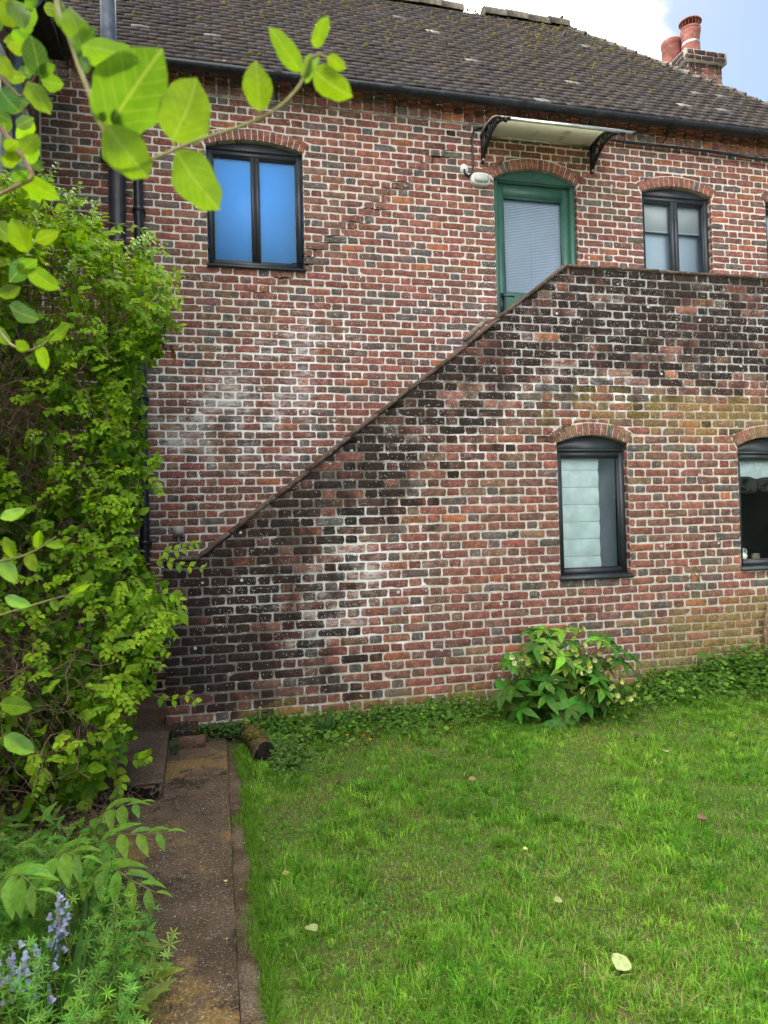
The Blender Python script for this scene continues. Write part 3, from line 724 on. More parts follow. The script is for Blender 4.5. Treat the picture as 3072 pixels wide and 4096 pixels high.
# ---- green door
door = bpy.data.objects.new('door', None); door.location = (A2.xc, .05, A2.zb+E); COL.objects.link(door); door.parent = house; door.matrix_parent_inverse = Matrix.Translation(-Vector(house.location)); door['label'] = 'dark green glazed door under the clear canopy'
def dpart(name, mat, fn, smooth=False):
    m = MB(); fn(m); o = m.build(name, M[mat], None, smooth); o.parent = door; o.matrix_parent_inverse = Matrix.Translation(-Vector(door.location)); return o
DZ = 3.555
def dframe(m):
    bar(m, A2.x0+.01, A2.x0+.055, A2.zb, A2.zs-.0, .035, .13); bar(m, A2.x1-.055, A2.x1-.01, A2.zb, A2.zs-.0, .035, .13); bar(m, A2.x0+.055, A2.x1-.055, A2.zs-.012, DZ-.003, .037, .13)
    head_panel(m, A2, A2.zs+.003, .03, .12)
dpart('door_frame', 'green', dframe)
lx0, lx1 = A2.x0+.058, A2.x1-.058; pz0, pz1 = 2.375, 3.39; DZ = A2.zs-.014+.053
def dleaf(m):
    bar(m, lx0, lx0+.072, A2.zb, DZ-.053, .075, .12); bar(m, lx1-.072, lx1, A2.zb, DZ-.053, .075, .12); bar(m, lx0+.072, lx1-.072, pz1, DZ-.053, .077, .12)
    bar(m, lx0+.072, lx1-.072, A2.zb, pz0, .077, .12)
    for a, b, c, d in ((lx0+.072, lx0+.085, pz0, pz1), (lx1-.085, lx1-.072, pz0, pz1), (lx0+.085, lx1-.085, pz0, pz0+.015), (lx0+.085, lx1-.085, pz1-.015, pz1)): bar(m, a, b, c, d, .084, .11)
dpart('door_leaf', 'green', dleaf)
dpart('pane', 'glass', lambda m: m.add([(lx0+.076, .1, pz0+E), (lx1-.076, .1, pz0+E), (lx1-.076, .1, pz1+E), (lx0+.076, .1, pz1+E)], [(0, 1, 2, 3)]))
hx = lx0+.03
dpart('handle', 'black', lambda m: (bar(m, hx-.022, hx+.022, 2.13, 2.37, .066, .074), m.tube([(hx, .07, 2.325+E), (hx, .03, 2.325+E), (hx+.02, .022, 2.325+E), (hx+.1, .022, 2.326+E), (hx+.115, .024, 2.318+E)], .009, 8), m.tube([(hx, .066, 2.20+E), (hx, .0655, 2.20+E)], .012, 8)))
bl = thing('venetian_blind', (A2.xc, .15, pz0+E), 'closed pale venetian blind behind the glass of the green door', 'blind')
z = pz0+.005
while z < pz1-.01:
    m = MB(); m.add([(lx0+.06, .138, z+E), (lx1-.06, .138, z+E), (lx1-.06, .150, z+.019+E), (lx0+.06, .150, z+.019+E)], [(0, 1, 2, 3)]); m.build('slat', M['slat'], bl); z += .0165
for xx in (lx0+.13, (lx0+lx1)/2-.01, lx1-.13): part(bl, 'cord', M['paleblind'], lambda m: m.tube([(xx, .134, pz0+E), (xx, .134, pz1+E)], .002, 4))

# ---- chimney
chm = MB(); CX0, CX1, CY0, CY1, CZ0, CZ1 = 6.70, 7.28, 2.03, 2.85, 3.0, 6.555
chm.box((CX0+.004, CY0+.004, CZ0+E), (CX1-.004, CY1, CZ1+E), (.42, .39, .35)); chm.box((CX0-.05, CY0-.05, CZ1+E), (CX1+.05, CY1+.05, CZ1+.155+E), (.35, .32, .29)); 
chim = chm.build('chimney', M['mortar'], house)
def stc(x, z): return np.stack([.35+.55*ss(6.3, 6.6, z), .5+0*x, .1+0*x], -1)
def chim_face(axis, a0, a1, fixed, z0, z1, off):
    for r in range(int((z1-z0)/CH+.5)):
        zb = z0+r*CH; c = a0-(.173 if r % 2 else .05)
        k = 0
        while c < a1:
            l = .112 if k % 3 == 1 else .2
            x0, x1 = max(a0, c), min(a1, c+l-.01)
            if x1-x0 > .03:
                P = outline(x0, x1, zb+.005, zb+CH-.005)
                f = (lambda u, v, o: np.stack([u, fixed-o+0*u, v+E], -1)) if axis == 0 else (lambda u, v, o: np.stack([fixed-o+0*u, CY0+(a1-u), v+E], -1))
                m = MB(); brick_geo(m, P, f, .004, brickcol(9, 0, True), (lambda x, z: stc(x, z))); m.build('brick', M['brick'], chim)
            c += l; k += 1
chim_face(0, CX0, CX1, CY0, CZ1-16*CH, CZ1, 0); chim_face(1, 0, CY1-CY0, CX0, CZ1-16*CH, CZ1, 0)
chim_face(0, CX0-.05, CX1+.05, CY0-.05, CZ1+.004, CZ1+.15, 0); chim_face(1, -.05, CY1-CY0+.05, CX0-.05, CZ1+.004, CZ1+.15, 0)
part_of = lambda name, mat, m, smooth=True: m.build(name, M[mat], chim, smooth)
m = MB(); ct = CZ1+.155+E; m.add([(CX0-.04, CY0-.04, ct), (CX1+.04, CY0-.04, ct), (CX1+.04, CY1+.04, ct), (CX0-.04, CY1+.04, ct), (CX0+.1, CY0+.1, ct+.05), (CX1-.1, CY0+.1, ct+.05), (CX1-.1, CY1-.1, ct+.05), (CX0+.1, CY1-.1, ct+.05)], [(0, 1, 5, 4), (1, 2, 6, 5), (2, 3, 7, 6), (3, 0, 4, 7), (4, 5, 6, 7)], (.2, .19, .17)); part_of('flaunching', 'mortar', m, False)
m = MB(); m.lathe([(.150, -.12), (.142, .38), (.155, .39), (.16, .45), (.145, .47), (.125, .465), (.125, .2)], (CX0+.13, CY0+.50, ct), 20); part_of('chimney_pot', 'clay', m)
p2 = np.array([CX0+.24, CY0+.21, ct])
m = MB(); m.lathe([(.135, -.03), (.122, .30), (.135, .40), (.142, .43), (.125, .47), (.11, .46)], p2, 20); pot = part_of('chimney_pot', 'clay', m)
m = MB(); m.lathe([(.128, .235), (.131, .245), (.128, .262)], p2, 20); part_of('pot_band', 'alu', m)
m = MB(); m.lathe([(.14, .45), (.146, .465), (.135, .485)], p2, 20)
for k in range(16): a = k*math.pi/8; m.tube([p2+(.12*math.cos(a), .12*math.sin(a), .475), p2+(.13*math.cos(a), .13*math.sin(a), .58)], .0045, 4)
m.lathe([(.0, .625), (.08, .62), (.15, .59), (.162, .572), (.155, .566), (.0, .58)], p2, 20); part_of('pot_cowl', 'clay', m)

# ================================================================== wing at the left
wing = thing('brick_wing', (-1.6, -2, 0), 'side wing with cream window frame at the left edge behind the climber', 'building')
XW = -1.455
def face_wing(u, v, o): return np.stack([XW+o, -u, v+E], -1)
m = MB(); V = face_wing(np.array([0, 6., 6., 0]), np.array([-1.6, -1.6, 4.1, 4.1]), np.zeros(4)-.003); m.add(V, [(0, 1, 2, 3)], MORT); m.box((XW-4, -6, 0), (XW-.01, -.0, 4.1+E), MORT)
ww = m.build('wall', M['mortar'], wing)
AW = Arch(.42, 1.35, 1.9, 3.42, .06)
wb = MB()
for P, r in lay_wall(.01, 4.2, -1.55, 4.05, 4.056, .05, [AW]): brick_geo(wb, P, face_wing, .004, brickcol(0, 0, False), None)
tag(wb.build('brickwork', M['brick'], ww), kind='stuff')
def wf(m):
    for a, b, z0, z1 in ((.43, .56, 1.9, 3.44), (.64, .70, 1.9, 3.3), (1.22, 1.34, 1.9, 3.44)): m.box((XW-.02, -b, z0+E), (XW+.03 if a < .6 else XW+.015, -a, z1+E))
    m.box((XW-.02, -1.22, 3.3+E), (XW+.025, -.56, 3.44+E)); m.box((XW-.02, -1.22, 1.9+E), (XW+.03, -.56, 2.0+E))
part(wing, 'window_frame', M['cream'], wf); part(wing, 'pane', M['glass'], lambda m: m.box((XW-.004, -1.22, 2+E), (XW+.002, -.56, 3.3+E)))
part(wing, 'corner_bead', M['cream'], lambda m: m.box((XW-.01, -.022, -1.55+E), (XW+.016, -.001, 4.05+E)))
def wroof(m):
    m.add([(-1.16, -6, 4.16+E), (-1.16, -.2, 4.16+E), (-4, -.2, 7.2+E), (-4, -6, 7.2+E)], [(0, 1, 2, 3)], (.05, .045, .045))
    m.box((XW, -6, 4.07+E), (-1.2, -.25, 4.10+E), (.03, .028, .028))
part(wing, 'roof', M['tile'], wroof)
part(wing, 'gutter', M['iron'], lambda m: m.tube([(-1.17, -6, 4.15+E), (-1.17, -.28, 4.15+E)], .058, 8))
bp = thing('downpipe', (-1.39, -1.0, 0), 'blue-grey painted downpipe at the left picture edge by the cream frame', 'pipe')
part(bp, 'pipe', M['bluepipe'], lambda m: m.tube([(-1.39, -1.0, 0), (-1.39, -1.0, 3.75+E), (-1.35, -1.0, 3.9+E), (-1.2, -1.0, 4.1+E)], .034, 10), True)
part(bp, 'collar', M['bluepipe'], lambda m: m.lathe([(.035, 0), (.046, .005), (.046, .08), (.035, .085)], (-1.39, -1.0, 3.2+E), 12), True)

# ================================================================== stair wall
stair = thing('stair_wall', (2, -1, 0), 'lower brick wall with sloping top screening the outside stairs and lower windows', 'staircase')
fm = MB(); opens_f = [A4, A5]
mortar_grid(fm, XL+.004, 9.0, -1.62, 2.2, opens_f, face_front, st_front, MORTF, ztop)
fwall = fm.build('wall', M['mortar'], stair)
jz = .883
fp = list(lay_wall(XL, 8.2, -1.62, 2.25, jz, .06, opens_f, ztop))
emit_bricks(fp, fwall, face_front, st_front, True, lambda x, y, c: x > 340 and y < 1600)
for A in opens_f: arch_parts(A, fwall, face_front, st_front, True)
for A in opens_f: reveals(A, fwall, YF, st_front)
# body of the wall behind the facing bricks, end face, steps and landing
def core(m):
    TH = .215; pts = [(XL+.012, YF+.006, -1.6+E), (XL+.012, YF+.006, Z1-.01+E), (X1, YF+.006, Z1-.01+E), (X2, YF+.006, Z2-.012+E), (9, YF+.006, Z2-.012+E), (9, YF+.006, 1.18+E), (3.05, YF+.006, 1.18+E), (.15, YF+.006, -1.6+E)]
    m.prism(pts[::-1], (0, TH, 0), MORTF)
part(stair, 'wall_core', M['mortar'], core)
eb = MB()
for r in range(-34, -11):
    zb = jz+r*CH
    if zb < -1.62 or zb+CH > Z1: continue
    f = lambda u, v, o: np.stack([XL+.012-o-0*u, YF+.216-u, v+E], -1)
    for a, b in (((.0, .205),) if r % 2 else ((.0, .1), (.112, .205))): brick_geo(eb, outline(a+.002, b, zb+.006, zb+CH-.006), f, .004, brickcol(0, 0, True), lambda x, z: np.stack([.8+0*x, .2+0*x, .2+0*x], -1))
tag(eb.build('end_brickwork', M['brick'], fwall), kind='stuff')
# sloping coping laid in lengths, then the flat ones
sl_ang = math.atan2(Z2-Z1, X2-X1); tv = np.array([math.cos(sl_ang), 0, math.sin(sl_ang)]); nv = np.array([-math.sin(sl_ang), 0, math.cos(sl_ang)])
LS = math.hypot(X2-X1, Z2-Z1); cuts = [-.02]
while cuts[-1] < LS-.1: cuts.append(cuts[-1]+random.uniform(.3, .5))
cuts[-1] = LS+.02
P0 = np.array([X1, 0, Z1+E])
for a, b in zip(cuts[:-1], cuts[1:]):
    m = MB(); dn = random.uniform(-.008, .006); th = .021
    ov = .020+random.uniform(-.004, .006); V = []
    for t, dd in ((a+.004, 0), ((a+b)/2, random.uniform(-.002, .003)), (b-.002, random.uniform(-.004, .006))):
        for y, h_ in ((YF-ov, 0), (YF-ov, th), (YF+.11, th+.012), (YF+.235, th), (YF+.235, 0)): 
            q = P0+tv*t+nv*(h_-.012+dn+dd+random.gauss(0, .0015)); V.append((q[0], y+random.gauss(0, .002), q[2]))
    F = [(i*5+k, (i+1)*5+k, (i+1)*5+(k+1) % 5, i*5+(k+1) % 5) for i in range(2) for k in range(5)]+[(0, 1, 2, 3, 4), (14, 13, 12, 11, 10)]
    m.add(V, F); m.build('coping_stone', M['coping'], stair)
m = MB(); m.prism([(XL-.02, YF-.025, Z1-.012+E), (X1+.01, YF-.025, Z1-.012+E), (X1+.01, YF-.025, Z1+.016+E), (XL-.02, YF-.025, Z1+.012+E)], (0, .26, 0)); m.build('coping_stone', M['coping'], stair)
x = X2
while x < 8.4:
    ln = random.uniform(.4, .55); m = MB(); d = random.uniform(-.003, .003); m.prism([(x+.003, YF-.018, Z2-.012+d+E), (x+ln, YF-.018, Z2-.012+d+E), (x+ln, YF-.018, Z2+.012+d+E), (x+.003, YF-.018, Z2+.012+d+E)], (0, .25, 0)); m.build('coping_stone', M['coping'], stair); x += ln
nst = 15
for k in range(nst):
    m = MB(); xs0 = -.1+k*.2; zt = .1+(1.2+E-.1)*(k+1)/nst; m.box((xs0, YF+.225, max(0, zt-.4)), (xs0+.23, -.02, zt)); m.build('step', M['concrete'], stair)
part(stair, 'landing', M['concrete'], lambda m: m.box((2.92, YF+.225, 1.18+E), (9, -.02, 1.26+E)))
w4 = window(stair, A4, YF, 1, .045, True, .60); w5 = window(stair, A5, YF, 1, .045, True, .575)
addroom(stair, A4, YF, 1.0, 'roomwall'); addroom(stair, A5, YF, 1.4)
# weathered end of the hand rail behind the coping
pa, pb = atY(1003, 735, YF+.12), atY(1052, 690, YF+.12)
m = MB(); m.tube([pa, pb], .022, 8); tag(m.build('handrail', M['wood']), 'weathered grey handrail end lying along the sloping coping near the door', 'handrail')
# roman blind in the lower window
rb = thing('roman_blind', (A4.xc, YF+.16, A4.zb+E), 'pale blue folded fabric blind inside the lower window under the landing', 'blind')
bw0, bw1 = A4.x0+.03, A4.x0+.47; nz = 7; zs_ = np.linspace(A4.zb+.03, .60, nz+1)
for k in range(nz):
    m = MB(); V = []; n = 14
    for j in range(6):
        t = j/5
        for i in range(n+1):
            u = i/n; V.append((bw0+(bw1-bw0)*u, YF+.155-.012*math.sin(math.pi*t)+.0035*math.sin(u*23+k*2.1+t*2)*math.sin(math.pi*t)+.002*math.sin(u*51+k), zs_[k]+(zs_[k+1]-zs_[k])*t+E))
    m.add(V, [(j*(n+1)+i, j*(n+1)+i+1, (j+1)*(n+1)+i+1, (j+1)*(n+1)+i) for j in range(5) for i in range(n)]); m.build('fold', M['linen'], rb, True)
    m = MB(); m.tube([(bw0, YF+.150, zs_[k]+E), (bw1, YF+.150, zs_[k]+E)], .003, 5); m.build('rod', M['paleblind'], rb)
# wavy pale band added in the right-hand lower window, imitating reflected sky
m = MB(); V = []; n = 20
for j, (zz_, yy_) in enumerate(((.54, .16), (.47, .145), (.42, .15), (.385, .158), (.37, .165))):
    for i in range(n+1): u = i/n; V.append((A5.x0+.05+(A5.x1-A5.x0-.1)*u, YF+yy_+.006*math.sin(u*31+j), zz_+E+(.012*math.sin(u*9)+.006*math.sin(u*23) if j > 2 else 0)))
m.add(V, [(j*(n+1)+i, j*(n+1)+i+1, (j+1)*(n+1)+i+1, (j+1)*(n+1)+i) for j in range(4) for i in range(n)]); tag(m.build('sky_reflection_band', M['linen'], None, True), 'pale blue band imitating reflected sky at the head of the right-hand lower window', 'blind')
# things on the sill of the window at the right edge
jx = A5.x0+.10; jy = YF+.12; jz_ = A5.zb+.085+E
m = MB(); m.box((A5.x0+.055, YF+.08, A5.zb+.05+E), (A5.x1-.05, YF+.2, jz_-.002)); o = m.build('inner_sill', M['anthracite'], w5); o.matrix_parent_inverse = Matrix.Translation(-Vector(w5.location))
jug = thing('ceramic_jug', (jx, jy, jz_), 'small pale ceramic jug on the sill of the right-hand lower window', 'jug')
part(jug, 'body', M['ceramic'], lambda m: m.lathe([(.0, 0), (.05, 0), (.056, .03), (.045, .06), (.03, .075), (.032, .10), (.036, .104), (.03, .1), (.026, .07)], (jx, jy, jz_), 14), True)
part(jug, 'handle', M['ceramic'], lambda m: m.tube([(jx+.03, jy, jz_+.095), (jx+.055, jy, jz_+.09), (jx+.062, jy, jz_+.06), (jx+.052, jy, jz_+.035)], .007, 6), True)
m = MB(); m.box((jx+.12, jy-.02, jz_), (jx+.19, jy+.02, jz_+.028)); m.box((jx+.123, jy-.018, jz_+.028), (jx+.187, jy+.018, jz_+.05)); tag(m.build('scrubbing_brush', M['brush']), 'small tan scrubbing brush beside the jug on the window sill', 'brush')

# ================================================================== fittings on the house wall
sp_ = thing('soil_pipe', (-.80, -.12, 0), 'thick black cast iron soil pipe rising past the gutter, left of the thinner pipe', 'pipe')
def pipe1(m):
    a = atY(262, 1450, -.12); b = atY(252, 318, -.12); c = atY(248, 250, -.16); d = atY(248, 128, -.44); e = atY(247, -80, -.44)
    m.tube([(-.835, -.12, 0), (a[0], -.12, a[2]), (b[0], -.12, b[2])], .073, 14)
part(sp_, 'lower_pipe', M['iron'], pipe1, True)
zc = atY(250, 318, -.12)[2]; xc_ = atY(250, 318, -.12)[0]
part(sp_, 'collar', M['iron'], lambda m: (m.lathe([(.074, -.1), (.088, -.09), (.088, -.02), (.098, -.015), (.102, .005), (.098, .03), (.07, .032)], (xc_, -.12, zc), 16), m.box((xc_-.14, -.05, zc-.085), (xc_+.14, -.01, zc-.02)), m.box((xc_-.13, -.12, zc-.085), (xc_-.1, -.02, zc-.02)), m.box((xc_+.1, -.12, zc-.085), (xc_+.13, -.02, zc-.02))), True)
part(sp_, 'vent_pipe', M['bluepipe'], lambda m: m.tube([(xc_, -.12, zc), (xc_, -.12, 3.78+E), (xc_, -.2, 3.88+E), (xc_+.0, -.43, 4.06+E), (xc_, -.46, 4.18+E), (xc_, -.46, 7.4+E)], .064, 14), True)
for zz in (1.75, -.2): part(sp_, 'collar', M['iron'], lambda m: m.lathe([(.074, -.06), (.088, -.05), (.088, .05), (.074, .055)], (-.815, -.12, zz+E), 16), True)
dp = thing('rainwater_pipe', (-.625, -.075, 0), 'thin black plastic rainwater pipe beside the thick soil pipe', 'pipe')
xt = atY(298, 390, -.075)[0]; xb = atY(318, 1440, -.075)[0]
part(dp, 'pipe', M['black'], lambda m: m.tube([(xb, -.16, .03), (xb, -.085, .14), (xb, -.075, .25), (xt, -.075, 3.3+E), (xt, -.075, 3.95+E), (xt, -.2, 4.06+E), (xt, GY, 4.13+E)], .042, 12), True)
for zz in (2.9, 1.2, -.1, -.9): part(dp, 'clip', M['black'], lambda m: (m.lathe([(.043, -.02), (.05, -.018), (.05, .018), (.043, .02)], (xt+(xb-xt)*(3.2-zz)/4.4, -.075, zz+E), 12), m.box((xt+(xb-xt)*(3.2-zz)/4.4-.055, -.045, zz-.018+E), (xt+(xb-xt)*(3.2-zz)/4.4+.055, -.004, zz+.018+E))), True)
# canopy
cp = thing('door_canopy', (3.33, -.3, 3.68+E), 'curved clear plastic canopy on black brackets above the green door', 'canopy')
CBX = (2.712, 3.938); CD = .62
def cprof(t): return -CD*t, 3.955+.085*math.sin(t*math.pi*.62)-.255*t*t     # y, z (over the eye)
for bx in CBX:
    m = MB(); w2 = .013
    top = [np.array(cprof(t)) for t in np.linspace(0, 1, 13)]
    def band(P, th):
        P = np.array(P); T = np.gradient(P, axis=0); T /= np.linalg.norm(T, axis=1)[:, None]; Nn = np.stack([-T[:, 1], T[:, 0]], 1)
        A_ = P+Nn*th/2; B_ = P-Nn*th/2; V = []
        for a, b in zip(A_, B_):
            for q, xx in ((a, bx-w2), (a, bx+w2), (b, bx+w2), (b, bx-w2)): V.append((xx, q[0], q[1]+E))
        F = [(i*4+k, i*4+(k+1) % 4, (i+1)*4+(k+1) % 4, (i+1)*4+k) for i in range(len(P)-1) for k in range(4)]+[(3, 2, 1, 0), tuple(range(len(P)*4-4, len(P)*4))]
        m.add(V, F)
    band([(t[0]-.004, t[1]-.022) for t in top], .034)
    lowc = [(-.012, 3.70), (-.05, 3.735), (-.14, 3.80), (-.26, 3.855), (-.40, 3.865), (-.52, 3.83)]
    band(lowc, .03); band([(-.013, 3.665), (-.013, 3.80), (-.013, 3.96)], .026)
    for (a, b) in (((-.012, 3.83), (-.10, 3.94)), ((-.09, 3.765), (-.10, 3.955)), ((-.10, 3.955), (-.20, 3.83)), ((-.20, 3.83), (-.24, 3.955)), ((-.24, 3.955), (-.32, 3.865)), ((-.32, 3.865), (-.36, 3.935)), ((-.36, 3.935), (-.43, 3.862)), ((-.02, 3.75), (-.07, 3.89))): band([a, ((a[0]+b[0])/2+.006, (a[1]+b[1])/2), b], .014)
    br = m.build('bracket', M['black'], cp)
    for zz in (3.69, 3.85): part(cp, 'bolt', M['steel'], lambda q: q.lathe([(.0, .012), (.011, .01), (.013, 0)], (bx, -.03, zz+E), 8, M=((1, 0, 0), (0, 0, -1), (0, 1, 0))))
m = MB(); V = []; nx = 2
for t in np.linspace(0.02, .99, 15):
    y, z = cprof(t)
    for xx in (CBX[0]-.02, CBX[1]+.06): V.append((xx, y, z+.002+E))
    for xx in (CBX[0]-.02, CBX[1]+.06): V.append((xx, y, z-.004+E))
m.add(V, [f for i in range(14) for f in ((i*4, i*4+1, i*4+5, i*4+4), (i*4+3, i*4+2, i*4+6, i*4+7))]); m.build('sheet', M['poly'], cp, True)
yf_, zf_ = cprof(1.0)
part(cp, 'front_rail', M['alu'], lambda m: m.tube([(CBX[0]-.03, yf_, zf_+E), (CBX[1]+.10, yf_, zf_+E)], .015, 8), True)
part(cp, 'rail_end', M['black'], lambda m: m.tube([(CBX[1]+.10, yf_, zf_+E), (CBX[1]+.14, yf_, zf_+E)], .016, 8), True)
part(cp, 'rail_end', M['black'], lambda m: m.tube([(CBX[0]-.03, yf_, zf_+E), (CBX[0]+.04, yf_, zf_+E)], .0175, 8), True)
part(cp, 'back_rail', M['alu'], lambda m: m.box((CBX[0], -.03, 3.935+E), (CBX[1], -.008, 3.952+E)))
# wall lamp
lp = thing('wall_lamp', (2.675, -.05, 3.42+E), 'oval white bulkhead lamp on the brick wall left of the green door', 'lamp')
def oval(m, hw, hh, y0, y1, ins, cx=2.675, cz=3.482+E):
    V = []; n = 24
    for y, k in ((y0, 1.0), ((y0+y1)/2, 1.0), (y1, 1-ins)):
        for i in range(n):
            a = 2*math.pi*i/n; c, s_ = math.cos(a), math.sin(a); r = (abs(c)**3.2+abs(s_)**3.2)**(-1/3.2)
            V.append((cx+hw*k*c*r, y, cz+hh*k*s_*r))
    V.append((cx, y1-.004, cz)); F = [(j*n+i, j*n+(i+1) % n, (j+1)*n+(i+1) % n, (j+1)*n+i) for j in range(2) for i in range(n)]+[(2*n+i, 2*n+(i+1) % n, 3*n) for i in range(n)]
    m.add(V, F)
part(lp, 'body', M['lampbody'], lambda m: oval(m, .104, .066, -.004, -.06, .10), True); part(lp, 'diffuser', M['lampglass'], lambda m: oval(m, .078, .043, -.055, -.085, .25), True)
cb = MB()
cb.tube([atY(1002, 366, -.015), atY(1006, 376, -.02), atY(1012, 380, -.02), atY(1020, 376, -.015), atY(1022, 366, -.015), atY(1021, 330, -.015), atY(1020, 295, -.015), atY(1024, 281, -.015), atY(1036, 276, -.015), atY(1062, 278, -.015)], .011, 7)
tag(cb.build('lamp_cable', M['black'], None, True), 'black cable looping down the bricks to the oval wall lamp', 'cable')
cb = MB(); cb.tube([atY(1300+ (1700-1300)*t, 299+(350-299)*t+1.5*math.sin(t*9), -.06) for t in np.linspace(0, 1, 16)], .014, 7); 
for t in np.linspace(.12, .98, 7):
    q = atY(1300+400*t, 299+51*t+2, -.075); cb.box(tuple(q-(.006, .01, .02)), tuple(q+(.006, .012, .02)))
tag(cb.build('wall_cable', M['black']), 'thick black cable clipped along the dentil course right of the canopy', 'cable')
m = MB(); q = atY(1002, 364, 0); V, F = blob(m, None, .045, .45, n=8); m.add(V@np.array([[1, 0, 0], [0, 0, 1], [0, -1, 0]])+np.array([q[0], -.004, q[2]]), F); tag(m.build('sealant_blob', M['lampbody']), 'blob of grey sealant where the lamp cable leaves the wall', 'sealant')
sk = thing('outdoor_socket', (-.34, -.03, -.03+E), 'small grey weatherproof switch box low on the wall above the stair foot', 'switch')
part(sk, 'box', M['greyplastic'], lambda m: m.box((-.385, -.045, -.052+E), (-.293, -.004, .045+E)))
part(sk, 'cover', M['greyplastic'], lambda m: oval(m, .032, .034, -.046, -.058, .2, -.338, -.003+E), True)
part(sk, 'conduit', M['greyplastic'], lambda m: m.tube([(-.338, -.02, -.052+E), (-.338, -.02, -.12+E)], .011, 7))
# rod on the roof and slate shim in the wall
a, b = roofpt(0, 0), 0
pa = atY(1200, 105, 1.28); pb = atY(1221, 68, 1.42)
m = MB(); m.tube([pa, pb], .014, 6); tag(m.build('roof_rod', M['iron']), 'short dark rod leaning against the roof slope below the ridge end', 'rod')
q = atY(876, 404, 0); m = MB(); m.prism([(q[0]-.035, -.012, q[2]+.02), (q[0]+.03, -.012, q[2]+.018), (q[0]-.005, -.012, q[2]-.03)], (0, .006, 0)); tag(m.build('slate_shim', M['lead']), 'grey slate chip wedged in the crack left of the lamp', 'slate')

# ================================================================== things on the ground by the wall
m = MB(); V = []; zt = .098
top = [(-1.40, -2.40), (-.335, -2.405), (-.352, -1.9), (-.375, -1.20), (-.40, -1.175), (-.42, -.02), (-1.40, -.02)]
m.prism([(x, y, -.02) for x, y in top], (0, 0, zt+.012)); m.add([(x, y, zt) for x, y in top], [tuple(range(len(top)))])
st_o = m.build('concrete_step', M['concrete']); tag(st_o, 'brown concrete slab step at the foot of the stair wall beside the climber', 'step')
bm_ = st_o.modifiers.new('b', 'BEVEL'); bm_.width = .012; bm_.segments = 2
m = MB(); 
for i in range(260):
    V, F = blob(m, None, random.uniform(.006, .016), .7); m.add(V+np.array([random.uniform(-.95, -.36), -2.405+random.uniform(-.012, .01), random.uniform(.005, .085)]), F)
tag(m.build('black_moss', M['rot']), 'black moss hanging on the front edge of the concrete step', 'moss', kind='stuff')
# loose bricks
q = atZ(412, 1600, .04); m = MB(); m.box((q[0]-.10, q[1]-.05, -.01), (q[0]+.105, q[1]+.06, .062), (.10, .06, .04)); o = m.build('loose_brick', M['brick']); b_ = o.modifiers.new('b', 'BEVEL'); b_.width = .006; tag(o, 'loose dark brick lying at the wall foot between slab and log', 'brick')
m = MB(); m.box((XL-.01, YF-.035, -.02), (-.165, YF+.05, .125), (.035, .03, .02)); o = m.build('base_block', M['brick']); b_ = o.modifiers.new('b', 'BEVEL'); b_.width = .008; tag(o, 'mossy dark block under the left end of the stair wall', 'block')
# log
lg = thing('log', (.25, -1.7, 0), 'short mossy log with a black rotten end lying between path and weeds', 'log')
pA = atZ(543, 1590, .06); pB = atZ(574, 1634, .045)
ax = (pB-pA); ln = np.linalg.norm(ax); ax /= ln
def logb(m):
    P = [pA+ax*ln*t+np.array([.01*math.sin(4*t), 0, .006*math.sin(6*t)]) for t in np.linspace(-.22, 1, 9)]
    m.tube(P, [.055, .066, .072, .069, .076, .071, .078, .074, .071], 14)
part(lg, 'trunk', M['bark'], logb, True)
part(lg, 'rotten_end', M['rot'], lambda m: m.tube([pB-ax*.08+(.012, 0, -.002), pB+ax*.012, pB+ax*.05+(0, 0, -.02)], [.074, .080, .045], 12), True)
def lmoss(m):
    for i in range(55):
        t = random.choice((random.uniform(-.2, .05), random.uniform(.3, .6))); V, F = blob(m, None, random.uniform(.008, .022), .6); m.add(V+pA+ax*ln*t+np.array([random.uniform(-.07, .05), 0, .066+random.uniform(-.03, .015)]), F)
tag(part(lg, 'moss', M['greenmoss'], lmoss, True), kind='stuff')
# moss at the wall foot
m = MB()
for i in range(320):
    x = random.choice((random.uniform(-.2, .12), random.uniform(.35, .75), random.uniform(.35, 2.3))); V, F = blob(m, None, random.uniform(.008, .024), .7); m.add(V+np.array([x, YF-random.uniform(0, .05), random.uniform(.0, .075)]), F)
tag(m.build('wall_moss', M['greenmoss'], None, True), 'yellow-green moss along the foot of the stair wall', 'moss', kind='stuff')
# clamp and dry stem on the wall
q = atY(1080, 1468, YF); m = MB(); m.box((q[0]-.018, YF-.035, q[2]-.03), (q[0]+.018, YF-.002, q[2]+.012)); m.tube([(q[0]-.01, YF-.03, q[2]+.01), (q[0]-.03, YF-.04, q[2]+.05)], .008, 6); tag(m.build('pipe_clamp', M['greyplastic']), 'small grey metal clamp on the wall left of the hellebore', 'clamp')
m = MB(); m.tube([atY(x, y, YF-.012) for x, y in ((1046, 1292), (1047, 1315), (1049, 1335), (1048, 1360), (1051, 1382), (1055, 1400), (1058, 1425), (1064, 1445), (1072, 1462), (1079, 1482), (1082, 1510), (1084, 1530))], [.003]*11+[.005], 5); m.tube([atY(1046, 1292, YF-.014), atY(1047, 1285, YF-.018)], .006, 5); tag(m.build('dry_vine', M['twig']), 'thin dry vine stem climbing the bricks above the grey clamp', 'vine')
